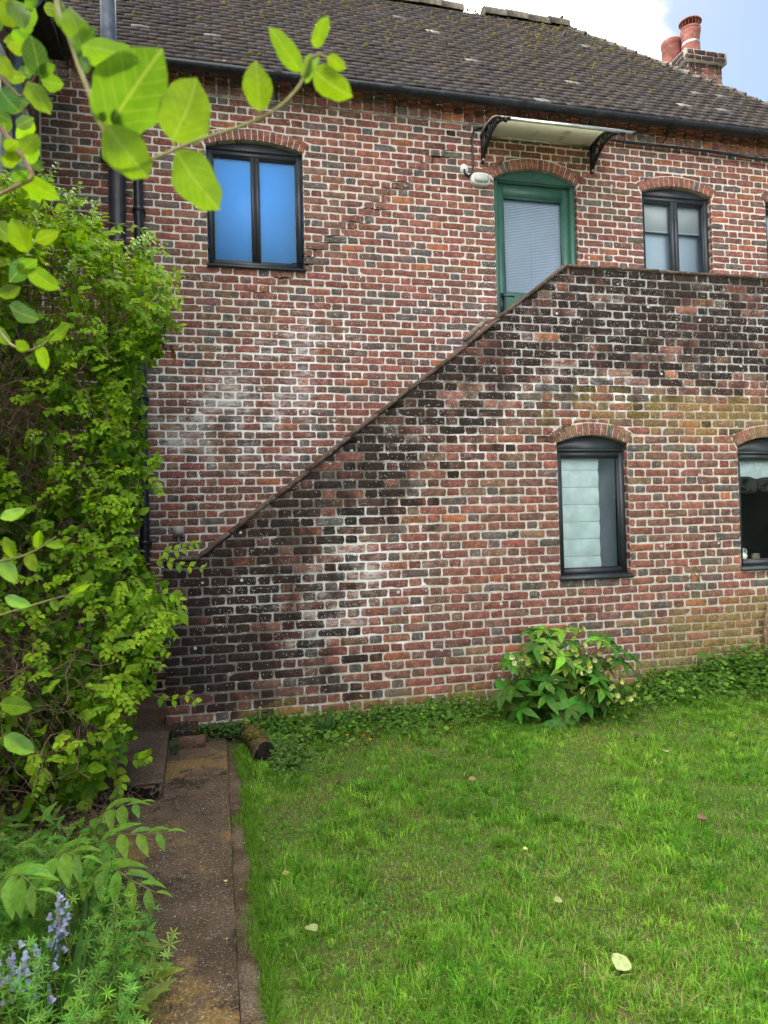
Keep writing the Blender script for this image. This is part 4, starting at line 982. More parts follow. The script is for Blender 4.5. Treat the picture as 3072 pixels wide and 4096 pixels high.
m = MB(); m.tube([atY(x, y, YF-.014) for x, y in ((1120, 1352), (1124, 1335), (1128, 1318))], .002, 4); m.tube([atY(x, y, YF-.014) for x, y in ((1490, 1250), (1497, 1235), (1502, 1222), (1508, 1230), (1512, 1245), (1517, 1240))], .004, 5); m.tube([atY(x, y, YF-.014) for x, y in ((1497, 1235), (1508, 1248), (1512, 1258))], .004, 5); tag(m.build('vine_remnant', M['twig']), 'dead twist of vine stuck on the bricks right of the lower window', 'vine')
m = MB(); m.tube([atY(x, y, YF-.06) for x, y in ((1662, 1460), (1658, 1420), (1655, 1385), (1652, 1350), (1657, 1325), (1663, 1300))], [.024, .02, .02, .017, .014, .011], 8); m.tube([atY(x, y, YF-.06) for x, y in ((1653, 1352), (1640, 1340), (1632, 1330))], .005, 5); m.tube([atY(x, y, YF-.06) for x, y in ((1653, 1350), (1660, 1338), (1668, 1332))], .008, 5)
tag(m.build('shrub_stem', M['twig'], None, True), 'bare brown shrub stem against the wall at the right edge', 'stem')

# ================================================================== leaves
def leaf_tpl(wid=.55, fold=.10, droop=.18, prof=(.0, .62, .98, .86, .50, .0), tipx=None):
    n = len(prof); V = []; F = []
    for i, p in enumerate(prof):
        t = i/(n-1); z = -droop*t*t
        V += [(t, -wid/2*p, z+fold*p), (t, 0, z), (t, wid/2*p, z+fold*p)]
    for i in range(n-1):
        a, b = 3*i, 3*i+3
        if i == 0: F += [(a+1, b+1, b), (a+1, b+2, b+1)]
        elif i == n-2: F += [(a, a+1, b+1), (a+1, a+2, b+1)]
        else: F += [(a, a+1, b+1, b), (a+1, a+2, b+2, b+1)]
    return np.array(V), F
def place(mb, tpl, pos, dirx, nrm, size, col):
    V, F = tpl; dirx = dirx/np.linalg.norm(dirx, axis=1)[:, None]
    nrm = nrm-dirx*np.sum(nrm*dirx, 1)[:, None]; nrm /= np.linalg.norm(nrm, axis=1)[:, None]+1e-9
    yv = np.cross(nrm, dirx); B = np.stack([dirx, yv, nrm], 1)      # rows
    W = np.einsum('kj,njl->nkl', V, B)*np.asarray(size)[:, None, None]+pos[:, None, :]
    mb.bulk(W, F, col)
def one(tpl, pos, d, nrm, size, col, wid=1.0):
    V, F = tpl; V = V*np.array([1, wid, 1]); d = np.asarray(d, float); d = d/np.linalg.norm(d); nrm = np.asarray(nrm, float)-d*(np.asarray(nrm, float)@d); nrm /= np.linalg.norm(nrm)+1e-9
    m = MB(); m.add(V@np.stack([d, np.cross(nrm, d), nrm])*size+np.asarray(pos, float), F, col); return m
OV = leaf_tpl(.62, .06, .16); OV2 = leaf_tpl(.70, .12, .3); LANCE = leaf_tpl(.30, .06, .25, (.05, .6, .95, 1.0, .8, .45, .0)); NARROW = leaf_tpl(.16, .02, .1, (.3, .8, 1, .6, 0))
def jit(c, k): return np.clip(np.array(c)*rng.uniform(1-k, 1+k, 3)*rng.uniform(1-k, 1+k), .004, 1)
def rand_unit(n): v = rng.normal(size=(n, 3)); return v/np.linalg.norm(v, axis=1)[:, None]

# ---- big climber on the wing wall.  right-hand outline (z over the eye -> x) at the mid plane y = -1.8
OUT = [(-1.50, -.86), (-1.40, -.74), (-1.25, -.64), (-1.1, -.56), (-.95, -.52), (-.80, -.48), (-.66, -.36), (-.5, -.32), (-.38, -.42), (-.25, -.53), (0, -.58), (.4, -.58), (.8, -.58), (1.05, -.54), (1.2, -.46), (1.4, -.34), (1.55, -.28), (1.68, -.33), (1.8, -.46), (1.92, -.68), (2.05, -.86), (2.15, -1.02), (2.22, -1.25)]
oz = np.array([a for a, b in OUT]); ox = np.array([b for a, b in OUT])
YM, YT = -1.8, .62                             # middle plane and half thickness
def fwd(z): return -.62*ss(.1, -1.15, z)       # the lower growth hangs forward over bed and step
climber = thing('honeysuckle_climber', (-1.1, -1.8, 0), 'tall leafy climber with tangled brown stems against the left wing', 'climber')
N_ = 16500; pos = np.zeros((0, 3)); nout = np.zeros((0, 3))
while len(pos) < N_:
    k = 40000; z = rng.uniform(-1.5, 2.22, k); xr = np.interp(z, oz, ox); x = rng.uniform(-1.44, -.1, k)
    ylat = YM+rng.uniform(-1, 1, k)*YT; xr = xr+.095*np.sin(z*7.3+ylat*6)+.055*np.sin(z*19+ylat*11)-.02; d = xr-x  # distance inside of outline
    ht = YT*np.sqrt(np.clip(1-(1-np.clip(d/.55, 0, 1))**2, 0, 1))*(.62+.38*np.sin(z*4.1+x*5)*np.sin(x*7.7-z*2.3))
    y = YM+(ylat-YM)/YT*ht
    depth = np.minimum(d, (ht-np.abs(y-YM)))
    p = np.maximum(np.exp(-depth/.12), .09)
    cl = np.sin(x*9.1+z*3.3)*np.sin(z*8.7-y*4.1)*np.sin(y*7.9+x*2.7)     # clumps and gaps
    hole = np.exp(-(((x+1.16)/.20)**2+((z-.72)/.33)**2))+.95*np.exp(-(((x+1.15)/.22)**2+((z+.72)/.22)**2))+.7*np.exp(-(((x+.83)/.10)**2+((z-1.62)/.10)**2))+.75*np.exp(-(((x+.78)/.12)**2+((z-.15)/.28)**2))+.8*np.exp(-(((x+.95)/.16)**2+((z-1.3)/.16)**2))+.7*np.exp(-(((x+.9)/.14)**2+((z+.35)/.15)**2))
    ok = (d > 0) & (rng.random(k) < p*np.clip(.55+1.6*cl, .03, 1)*np.clip(1-.93*hole, 0, 1))
    q = np.stack([x, y+fwd(z), z+E], -1)[ok]; pos = np.vstack([pos, q])
    o_ = np.stack([np.exp(-d/.2)*1.1, np.where(y < YM, -1.0, .6)*np.exp(-(ht-np.abs(y-YM))/.25), .75+0*x], -1)[ok]; nout = np.vstack([nout, o_])
pos = pos[:N_]; nout = nout[:N_]
nrm = nout+rng.normal(0, .45, pos.shape); dr = rand_unit(N_)*.8+nout*.35+np.array([.15, -.1, -.35])
size = np.clip(rng.lognormal(math.log(.049), .33, N_), .018, .09)
young_sunlit = np.clip(ss(1.0, 2.1, pos[:, 2]-E)*.75+rng.normal(.30, .28, N_), 0, 1)  # random young leaves, plus sunlight on the top put into the colour
ca, cb_ = np.array([.095, .230, .022]), np.array([.35, .55, .022])
colr = ca*(1-young_sunlit[:, None])+cb_*young_sunlit[:, None]; colr *= rng.uniform(.72, 1.25, (N_, 1)); colr *= rng.uniform(.92, 1.08, (N_, 3))
pxs = [proj(p)[:3] for p in pos]; vis = np.array([(size[i]/pxs[i][2] if (5 < pxs[i][0] < 460 and 380 < pxs[i][1] < 2100 and pos[i, 1] < YM+float(fwd(pos[i, 2]-E))-.1) else 0) for i in range(N_)])
bigs = np.argsort(vis)[::-1][:300]; mask = np.ones(N_, bool); mask[bigs] = False
mb = MB(); h1 = mask & (rng.random(N_) < .6); h2 = mask & ~h1
place(mb, OV, pos[h1], dr[h1], nrm[h1], size[h1], colr[h1]); place(mb, OV2, pos[h2], dr[h2], nrm[h2], size[h2], colr[h2])
tag(mb.build('foliage', M['leaf'], climber, True), kind='stuff')
for i in bigs: one(OV if i % 2 else OV2, pos[i], dr[i], nrm[i], size[i]*1.15, colr[i]).build('leaf', M['leaf'], climber, True)
# tangled stems
tw = MB()
for i in range(1500):
    z0 = random.uniform(-1.45, 2.0); xr = np.interp(z0, oz, ox); x0 = random.uniform(-1.42, xr-.10); P = np.array([x0, YM+random.uniform(-.45, .35)+float(fwd(z0)), z0+E])
    if random.random() < .35: P = np.array([random.gauss(-1.15, .14), YM-random.uniform(.2, .5), random.choice((.72, -.72))+random.gauss(0, .2)+E]); P[1] += float(fwd(P[2]-E))
    d = rand_unit(1)[0]*np.array([.8, .5, 1]); pts = [P]
    for k in range(random.randint(5, 9)):
        d = d+rand_unit(1)[0]*.55+np.array([0, 0, -.08]); d /= np.linalg.norm(d); P = P+d*random.uniform(.03, .06)
        P[0] = min(P[0], np.interp(P[2]-E, oz, ox)+.01); pts.append(P.copy())
    r = random.uniform(.0012, .0036); tw.tube(pts, r, 4, cap=False)
tag(tw.build('dead_stems', M['twig'], climber), kind='stuff')
for x0 in (-1.35, -1.15, -.95):
    m = MB(); P = [np.array([x0+.06*math.sin(t*5+x0*7), YM+.12*math.sin(t*3+x0*3), t*3.4]) for t in np.linspace(0, 1, 14)]; m.tube(P, np.linspace(.022, .008, 14), 7); m.build('stem', M['twig'], climber, True)
# sprigs that reach out over wall and slab : list of pixel paths with their depth plane
SPR = [(((330, 1195), (375, 1190), (405, 1180), (430, 1172)), -1.75), (((320, 1205), (360, 1212), (400, 1222), (445, 1228)), -1.9), (((290, 1440), (330, 1500), (365, 1515), (405, 1500), (430, 1520)), -2.25), (((330, 590), (360, 600), (385, 580), (395, 600)), -1.6),
       (((340, 640), (372, 650), (398, 645)), -1.6), (((320, 700), (365, 708), (395, 706)), -1.7), (((280, 1640), (305, 1640), (325, 1632)), -2.45), (((330, 1290), (370, 1280), (395, 1300), (390, 1340)), -2.0), (((230, 480), (280, 490), (320, 495), (335, 520)), -1.5), (((60, 400), (90, 380), (85, 350)), -1.4), (((120, 440), (160, 435), (185, 430)), -1.5), (((300, 1010), (335, 1040), (350, 1070)), -1.8), (((240, 1650), (265, 1690), (250, 1720)), -2.5), (((180, 1680), (190, 1720), (180, 1745)), -2.55), (((310, 1010), (335, 1000), (345, 985)), -1.7)]
for path, Yp in SPR:
    sg = thing('leafy_sprig', atY(*path[0], Yp), 'x', 'sprig'); del sg['label']; del sg['category']
    sg.parent = climber; sg.matrix_parent_inverse = Matrix.Translation(-Vector(climber.location)); sg.name = 'sprig'
    P = np.array([atY(x, y, Yp-.06*i) for i, (x, y) in enumerate(path)]); tt = np.linspace(0, len(P)-1, 12); Q = np.stack([np.interp(tt, range(len(P)), P[:, k]) for k in range(3)], -1)
    m = MB(); m.tube(Q, np.linspace(.0028, .0014, 12), 5); o = m.build('stem', M['stem'], None, True); o.parent = sg; o.matrix_parent_inverse = Matrix.Translation(-Vector(sg.location))
    for k in range(2, 12, 2):
        T = Q[min(k+1, 11)]-Q[k-1]; T /= np.linalg.norm(T); side = np.cross(T, [0, -1., .3]); side /= np.linalg.norm(side)
        for s_ in (-1, 1):
            d = T*.6+side*s_*random.uniform(.5, 1)+np.array([0, 0, -.25]); yng = random.uniform(.2, 1); col = jit(ca*(1-yng)+cb_*yng, .12)
            o = one(random.choice((OV, OV2)), Q[k], d, np.array([.1, -.8, .7])+rand_unit(1)[0]*.35, random.uniform(.05, .075)*(1-.03*k), col).build('leaf', M['leaf'], None, True)
            o.parent = sg; o.matrix_parent_inverse = Matrix.Translation(-Vector(sg.location))
# many short shoots that break the outline
sh = MB(); LP, LD, LN, LS_, LC = [], [], [], [], []
for i in range(420):
    z0 = random.uniform(-1.2, 2.15); f_ = random.random(); P = np.array([np.interp(z0, oz, ox)-.03-.9*f_*f_, YM-YT*(.3+.6*f_**.4), z0+E]) if random.random() < .75 else np.array([np.interp(z0, oz, ox)-.04, YM+random.uniform(-.3, .3), z0+E])
    P[1] += float(fwd(z0)); d = np.array([random.uniform(-.2, .9), random.uniform(-.9, -.1), random.uniform(-.4, .9)]); d /= np.linalg.norm(d); pts = [P]; yng = random.uniform(.35, 1)
    for k in range(random.randint(3, 6)):
        d = d+rand_unit(1)[0]*.3+np.array([0, 0, -.1]); d /= np.linalg.norm(d); P = P+d*.032; pts.append(P); sd_ = np.cross(d, [0, -.6, .8]); sd_ /= np.linalg.norm(sd_)
        for s_ in (-1, 1): LP.append(P); LD.append(d*.7+sd_*s_+np.array([0, 0, -.2])); LN.append(np.array([.2, -.6, .8])+rand_unit(1)[0]*.4); LS_.append(random.uniform(.032, .062)*(1-.09*k)); LC.append(jit(ca*(1-yng)+cb_*yng, .12))
    sh.tube(pts, .0016, 4, (.16, .19, .05), cap=False)
place(sh, OV2, np.array(LP), np.array(LD), np.array(LN), np.array(LS_), np.array(LC))
tag(sh.build('shoots', M['leaf'], climber, True), kind='stuff')
# withered leaves hanging
m = MB()
for px, py in ((352, 740), (357, 748), (372, 752), (376, 765), (368, 745), (60, 560), (215, 660), (222, 690), (150, 640)):
    p = atY(px, py, -1.75 if px > 300 else -2.3); V, F = leaf_tpl(.5, .35, .4); d = np.array([.1, -.2, -1.]); q = one((V, F), p, d, (0, -1, .2), random.uniform(.035, .055), (.10, .055, .022)); m.V += q.V; m.C += q.C; m.S += q.S
    for kf, Lf in q.F.items(): m.F.setdefault(kf, []).extend([a+m.n for a in Lf])
    m.n += q.n
tag(m.build('withered_leaves', M['thick_leaf'], climber), kind='stuff')

# ---- near branch hanging into the picture, close to the camera
near = thing('honeysuckle_branch', atD(200, 300, .62), 'bright backlit leafy branch hanging close to the camera at top left', 'branch')
def big_tpl():
    pr = [math.sin(math.pi*(k_/13)**.82)**.62 if 0 < k_ < 13 else 0.0 for k_ in range(14)]; pr[0] = .03; pr[12] *= .72; V, F, S = [], [], []; cs = (-1, -.66, -.33, 0, .33, .66, 1)
    for i, p in enumerate(pr):
        t = i/(len(pr)-1)
        for c in cs: V.append((t, .5*p*c, 0)); S.append((t, .5+.5*c*p, abs(c)))
    k = len(cs); F = [(i*k+j, i*k+j+1, (i+1)*k+j+1, (i+1)*k+j) for i in range(len(pr)-1) for j in range(k-1)]
    return np.array(V), F, np.array(S)
BIG = big_tpl()
def bigleaf(parent, b, t, wpx, D, col, lean=0.0, dt=0.0, curl=.10, fold=.05):
    pb, pt = atD(b[0], b[1], D), atD(t[0], t[1], D+dt); d = pt-pb; ln = np.linalg.norm(d); wd = wpx*PS/FPX*D/ln
    view = (CAM-pb); view /= np.linalg.norm(view); d = d/ln; nv_ = view+np.cross(d, view)*lean; nv_ -= d*(nv_@d); nv_ /= np.linalg.norm(nv_)
    V, F, S = BIG; V = V.copy(); k = random.uniform(0, 6)
    wav = 1+.05*np.sin(V[:, 0]*11+k)+.03*np.sin(V[:, 0]*23+2*k); V[:, 1] *= wav
    V[:, 2] = -.55*np.abs(V[:, 1])*random.uniform(.1, .5)+curl*np.sin(V[:, 0]*math.pi)*random.uniform(.4, 1.3)+.03*np.sin(V[:, 0]*9+k)*np.abs(V[:, 1])*2
    V[:, 1] += .05*math.sin(k)*np.sin(V[:, 0]*math.pi)
    m = MB(); m.add((V*np.array([1, wd, 1]))@np.stack([d, np.cross(nv_, d), nv_])*ln+pb, F, col, S); return m.build('leaf', M['nearleaf'], parent, True)
def nearleafmat():
    n = NT('near_leaf'); base = attr(n, 'col').outputs['Color']
    uvw = n.n('ShaderNodeTexCoord').outputs['Object']
    c = n.mix(n.step(n.noise(60, 4, uvw), .3, .7), n.mix(1.0, base, (.85, .88, .85), 'MULTIPLY'), n.mix(1.0, base, (1.12, 1.1, 1.1), 'MULTIPLY'))
    sv = n.n('ShaderNodeSeparateColor', {0: attr(n, 'stain').outputs['Color']}).outputs
    ac = n.math('ABSOLUTE', n.math('SUBTRACT', sv[1], .5))
    rib = n.math('SUBTRACT', 1.0, n.step(ac, .008, .03))
    ph = n.math('FRACT', n.math('MULTIPLY', n.math('SUBTRACT', sv[0], n.math('MULTIPLY', ac, .75)), 6.0))
    vein = n.math('SUBTRACT', 1.0, n.step(n.math('ABSOLUTE', n.math('SUBTRACT', ph, .5)), .03, .11))
    vn_ = n.math('MAXIMUM', n.math('MULTIPLY', rib, .7), n.math('MULTIPLY', vein, .3))
    c = n.mix(vn_, c, n.mix(.55, c, (.30, .36, .14)))
    c = n.mix(n.math('MULTIPLY', n.step(n.noise(95, 3, uvw), .66, .74), .55), c, (.10, .085, .02))
    p = n.bsdf(c, .6, n.bump(n.math('MULTIPLY_ADD', vn_, -1.5, n.noise(220, 3, uvw)), .5, .003), 0, .12)
    t = n.n('ShaderNodeBsdfTranslucent', {'Color': n.mix(1.0, c, (1.6, 1.55, .4), 'MULTIPLY')}).outputs[0]
    return n.out(n.n('ShaderNodeMixShader', {0: .55, 1: p, 2: t}).outputs[0])
M['nearleaf'] = nearleafmat()
LIME, MID, DEEP = (.125, .225, .008), (.085, .165, .022), (.042, .10, .045)
def nstem(parent, pts, D, r0, r1, mat='stem'):
    P = np.array([atD(x, y, D) for x, y in pts]); tt = np.linspace(0, len(P)-1, 4*len(P)); Q = np.stack([np.interp(tt, range(len(P)), P[:, k]) for k in range(3)], -1)
    for _ in range(2): Q[1:-1] = (Q[:-2]+Q[1:-1]*2+Q[2:])/4
    m = MB(); m.tube(Q, np.linspace(r0, r1, len(Q)), 7); return m.build('stem', M[mat], parent, True)
D0 = .62
nstem(near, ((118, -20), (125, 30), (150, 80), (172, 150), (192, 200), (212, 255), (226, 285), (232, 315), (240, 345), (260, 362), (300, 355), (350, 335), (420, 305), (500, 280), (560, 258), (610, 228), (645, 190), (660, 160), (672, 125)), D0, .0019, .0012)
nstem(near, ((378, 325), (374, 305)), D0, .0009, .0008); nstem(near, ((560, 258), (560, 238)), D0, .0008, .0007); nstem(near, ((672, 125), (690, 115), (705, 124)), D0, .0009, .0007)
for b, t, w_, c, ln_, dt in (((226, 290), (352, 105), 145, MID, .2, -.02), ((228, 268), (320, 385), 92, LIME, -.1, 0), ((372, 305), (425, 168), 112, (.15, .27, .02), .1, .01), ((380, 325), (475, 455), 92, LIME, .1, -.02),
                          ((560, 240), (553, 130), 62, LIME, .2, 0), ((650, 155), (580, 58), 44, LIME, -.2, 0), ((678, 102), (710, 34), 32, LIME, .2, 0), ((675, 150), (762, 210), 58, LIME, .15, 0), ((706, 122), (748, 148), 28, LIME, 0, 0), ((655, 170), (672, 115), 26, (.17, .28, .06), .5, 0), ((660, 180), (690, 120), 20, (.16, .27, .05), -.6, 0),
                          ((172, 92), (150, 15), 58, LIME, .3, .01), ((175, 100), (305, 135), 70, LIME, -.5, -.01), ((160, 110), (208, 60), 40, (.07, .16, .07), .6, .01), ((175, 110), (178, 150), 22, DEEP, .2, 0), ((190, 120), (186, 160), 20, DEEP, .1, 0), ((135, 60), (125, -10), 30, MID, .3, 0), ((240, 265), (275, 232), 40, DEEP, .6, .01), ((215, 262), (232, 240), 18, MID, .2, 0)):
    bigleaf(near, b, t, w_, D0+random.uniform(-.01, .01), jit(c, .08), ln_, dt)
# second clump at the left margin
near2 = thing('honeysuckle_branch', atD(60, 250, .8), 'dim out-of-focus leaf cluster at the left margin below the eaves', 'branch')
nstem(near2, ((-30, 140), (10, 175), (45, 215), (62, 185), (80, 160)), .8, .0016, .001, 'twig'); nstem(near2, ((-20, 250), (20, 300), (50, 340), (75, 385), (40, 400), (-20, 430)), .85, .003, .0022, 'twig'); nstem(near2, ((-20, 690), (20, 745), (60, 760), (95, 745), (120, 715)), 1.1, .0022, .0014)
for b, t, w_, D, c, ln_ in (((85, 165), (65, 75), 60, .8, DEEP, .5), ((60, 175), (110, 248), 45, .8, LIME, -.2), ((88, 172), (138, 182), 38, .8, MID, .3), ((80, 160), (120, 140), 24, .8, MID, .2), ((30, 60), (5, -10), 52, .75, LIME, .2), ((25, 0), (52, 62), 44, .75, MID, -.3), ((15, 100), (70, 110), 26, .8, LIME, .2), ((-5, 120), (28, 170), 34, .8, LIME, .1), ((0, 190), (40, 240), 55, .85, (.03, .09, .03), .2), ((-10, 240), (25, 262), 26, .85, DEEP, .3),
                            ((45, 330), (82, 290), 40, .85, LIME, -.3), ((40, 345), (10, 290), 30, .85, MID, .4), ((50, 385), (130, 430), 40, .85, LIME, .3), ((30, 390), (60, 370), 30, .85, MID, .3), ((10, 360), (35, 330), 30, .85, LIME, .1), ((60, 545), (25, 470), 46, 1.0, LIME, .2), ((75, 520), (128, 500), 30, 1.0, LIME, -.2), ((40, 590), (80, 560), 34, 1.0, MID, .4), ((60, 580), (130, 625), 40, 1.0, LIME, -.1), ((20, 660), (85, 690), 42, 1.0, DEEP, .4), ((0, 640), (45, 620), 30, 1.0, MID, .1),
                            ((85, 745), (100, 800), 26, 1.1, LIME, .1), ((60, 758), (35, 735), 26, 1.1, LIME, .2), ((105, 735), (150, 700), 24, 1.1, MID, .3), ((20, 745), (-20, 700), 28, 1.1, LIME, .2), ((60, 560), (20, 610), 40, 1.0, DEEP, .2), ((-10, 480), (30, 520), 40, 1.0, MID, .2)):
    bigleaf(near2, b, t, w_, D, jit(c, .1), ln_, random.uniform(-.02, .02))
for i in range(30):
    bx, by = random.uniform(-25, 95), random.choice((random.uniform(-10, 240), random.uniform(240, 470)))
    an = random.uniform(0, 6.3); ln_px = random.uniform(26, 60); bigleaf(near2, (bx, by), (bx+ln_px*math.cos(an), by+ln_px*math.sin(an)), ln_px*random.uniform(.5, .75), random.uniform(.8, 1.1), jit(random.choice((LIME, MID, MID, DEEP)), .15), random.uniform(-.5, .6), random.uniform(-.02, .02))
near3 = thing('honeysuckle_branch', atD(60, 1150, 1.3), 'pale out-of-focus shoots at the left margin halfway up the picture', 'branch')
nstem(near3, ((-20, 1215), (40, 1205), (85, 1185), (120, 1160)), 1.3, .0022, .0012); nstem(near3, ((-20, 1335), (60, 1310), (130, 1290), (185, 1275)), 1.4, .002, .001)
for b, t, w_, D, c, ln_ in (((30, 1205), (10, 1160), 24, 1.3, LIME, .1), ((60, 1195), (78, 1235), 26, 1.3, LIME, .1), ((0, 1210), (35, 1260), 34, 1.3, (.16, .3, .08), .1), ((95, 1175), (140, 1180), 18, 1.3, MID, .2), ((80, 1185), (85, 1145), 20, 1.3, LIME, .3), ((0, 1120), (55, 1100), 26, 1.3, (.16, .3, .08), .1), ((10, 1290), (70, 1310), 26, 1.4, (.15, .28, .1), .2), ((110, 1295), (125, 1320), 18, 1.4, MID, .1), ((150, 1285), (195, 1262), 15, 1.4, LIME, .2), ((0, 1520), (70, 1530), 40, 1.5, MID, .2), ((10, 1590), (75, 1625), 40, 1.5, (.16, .3, .08), .1)):
    bigleaf(near3, b, t, w_, D, jit(c, .1), ln_, random.uniform(-.02, .02))

# woody stems that carry the near branches, rooted in the bed at the photographer's left
def carry(parent, starts, foot):
    for (px, py, D), mid in starts:
        a = atD(px, py, D); t = np.array(foot)+np.array([0, 0, mid]); Q = [a, a*.7+t*.3+np.array([0, 0, .06]), a*.3+t*.7+np.array([-.02, 0, .05]), t, np.array(foot)*.5+t*.5+np.array([.02, .03, 0]), np.array(foot)]
        P = np.array(Q); tt = np.linspace(0, 5, 26); Q = np.stack([np.interp(tt, range(6), P[:, k]) for k in range(3)], -1)
        for _ in range(3): Q[1:-1] = (Q[:-2]+2*Q[1:-1]+Q[2:])/4
        m = MB(); m.tube(Q, np.linspace(.0019, .008, 26), 7); m.build('woody_stem', M['twig'], parent, True)
carry(near, (((118, -20, .62), 2.15),), (-.66, -6.2, 0)); carry(near2, (((-30, 140, .8), 1.95), ((-20, 430, .85), 1.8), ((-20, 690, 1.1), 1.6)), (-.72, -6.15, 0)); carry(near3, (((-20, 1215, 1.3), 1.2), ((-20, 1335, 1.4), 1.1)), (-.80, -6.05, 0))
# ---- hellebore
hb = thing('hellebore', (2.45, -1.75, 0), 'leafy green hellebore clump with pale yellow-green flowers by the wall', 'plant')
HC = np.array([2.60, -1.62, .06])
HL = leaf_tpl(.42, .07, .32, (.12, .6, .95, 1.0, .78, .42, .0))
nleaf = 0
hmore = MB()
for i in range(105):
    a = random.uniform(0, 2*math.pi); el = random.uniform(.12, 1.35) if i > 12 else random.uniform(-.1, .25); L_ = random.uniform(.26, .62)*(1.05 if el > .6 else .85)
    top = HC+np.array([math.cos(a)*math.cos(el)*L_*1.05, math.sin(a)*math.cos(el)*L_*.62-.02, .05+math.sin(el)*L_])
    top[1] = min(top[1], YF-.08); base = HC+np.array([random.uniform(-.09, .09), random.uniform(-.06, .06), -.05])
    mid = (base+top)/2+np.array([0, 0, .06]); outw = top-mid; outw /= np.linalg.norm(outw)
    part(hb, 'stalk', M['stem'], lambda m: m.tube([base, mid, top], .004, 5), True)
    n_ = random.randint(5, 7); axis = outw*.6+np.array([0, -.25, .6]); axis /= np.linalg.norm(axis); u = np.cross(axis, [1, .3, .2]); u /= np.linalg.norm(u); v = np.cross(axis, u); a0 = random.random()*6
    young_ = el > .7 and random.random() < .5
    for k in range(n_):
        t = a0+2*math.pi*k/n_*.9; d = (u*math.cos(t)+v*math.sin(t))*.9+axis*random.uniform(.0, .35)+np.array([0, 0, -.15])
        c = jit((.135, .30, .028) if young_ else (.055, .155, .018), .3)
        q = one(HL, top, d, axis+rand_unit(1)[0]*.2, random.uniform(.11, .175)*(.85 if young_ else 1), c, random.uniform(.85, 1.15)); nleaf += 1
        if nleaf <= 298: q.build('leaf', M['thick_leaf'], hb, True)
        else: hmore.add(q.V[0], [tuple(f[0]) for L2 in q.F.values() for f in L2], c)
tag(hmore.build('foliage', M['thick_leaf'], hb, True), kind='stuff')
PET = leaf_tpl(.85, .16, -.25, (.15, .75, 1, .85, .4))
for i in range(66):
    px, py = random.gauss(1262, 52), random.gauss(1452, 34)
    if i < 8: px, py = random.uniform(1105, 1150), random.uniform(1408, 1440)
    elif i < 20: px, py = random.uniform(1290, 1390), random.uniform(1470, 1520)
    elif i < 28: px, py = random.uniform(1160, 1320), random.uniform(1398, 1430)
    c = atY(px, py, random.uniform(-2.0, -1.75)); ax_ = np.array([random.uniform(-.5, .5), -.7, random.uniform(-.5, .35)]); ax_ /= np.linalg.norm(ax_)
    fl = MB(); u = np.cross(ax_, [0, 0, 1.]); u /= np.linalg.norm(u); v = np.cross(ax_, u); a0 = random.random()*6; colp = np.array(random.choice(((.45, .55, .13), (.52, .60, .22), (.36, .48, .10), (.60, .64, .36))))
    for k in range(5):
        t = a0+k*2*math.pi/5; d = u*math.cos(t)+v*math.sin(t)+ax_*.35; q = one(PET, c, d, ax_, random.uniform(.022, .030), colp*random.uniform(.9, 1.1))
        fl.V += q.V; fl.C += q.C; fl.S += q.S
        for kf, Lf in q.F.items(): fl.F.setdefault(kf, []).extend([a+fl.n for a in Lf])
        fl.n += q.n
    fl.tube([c-ax_*.004, c+ax_*.006], .004, 5, (.45, .42, .10))
    fl.tube([c-ax_*.003, c-ax_*.02+np.array([0, .02, .0]), c+np.array([random.uniform(-.05, .05), .06, -.1])], .002, 4, (.12, .20, .05))
    fl.build('flower', M['petal'], hb, True)

# ---- Solomon's seal: arching stems over the path
zz = lambda x, y: (x*.5405/PS, (2900+y*.5405)/PS)
SEAL = [(((640, 1020), (690, 950), (760, 850), (860, 800), (980, 815), (1100, 800), (1240, 790)), 3.05, 'arching stem of paired green leaves reaching farthest over the path'), (((630, 1240), (660, 1150), (720, 1085), (800, 1065), (880, 1075), (950, 1140), (1060, 1190), (1150, 1240)), 2.85, 'lower arching leafy stem drooping over the ochre path stain'),
        (((640, 900), (690, 740), (760, 650), (850, 600), (940, 590), (1040, 575)), 3.45, 'upper leafy arching stem in front of the concrete step'), (((300, 1350), (350, 1100), (420, 960), (500, 935), (600, 980)), 2.55, 'pale arching stem rising out of the weeds at lower left'), (((-40, 1300), (20, 1150), (100, 1100), (180, 1120), (270, 1220)), 2.4, 'pale arching stem at the left edge above the bluebells')]
SL = leaf_tpl(.42, .08, .35, (.08, .55, .9, 1.0, .82, .48, .0))
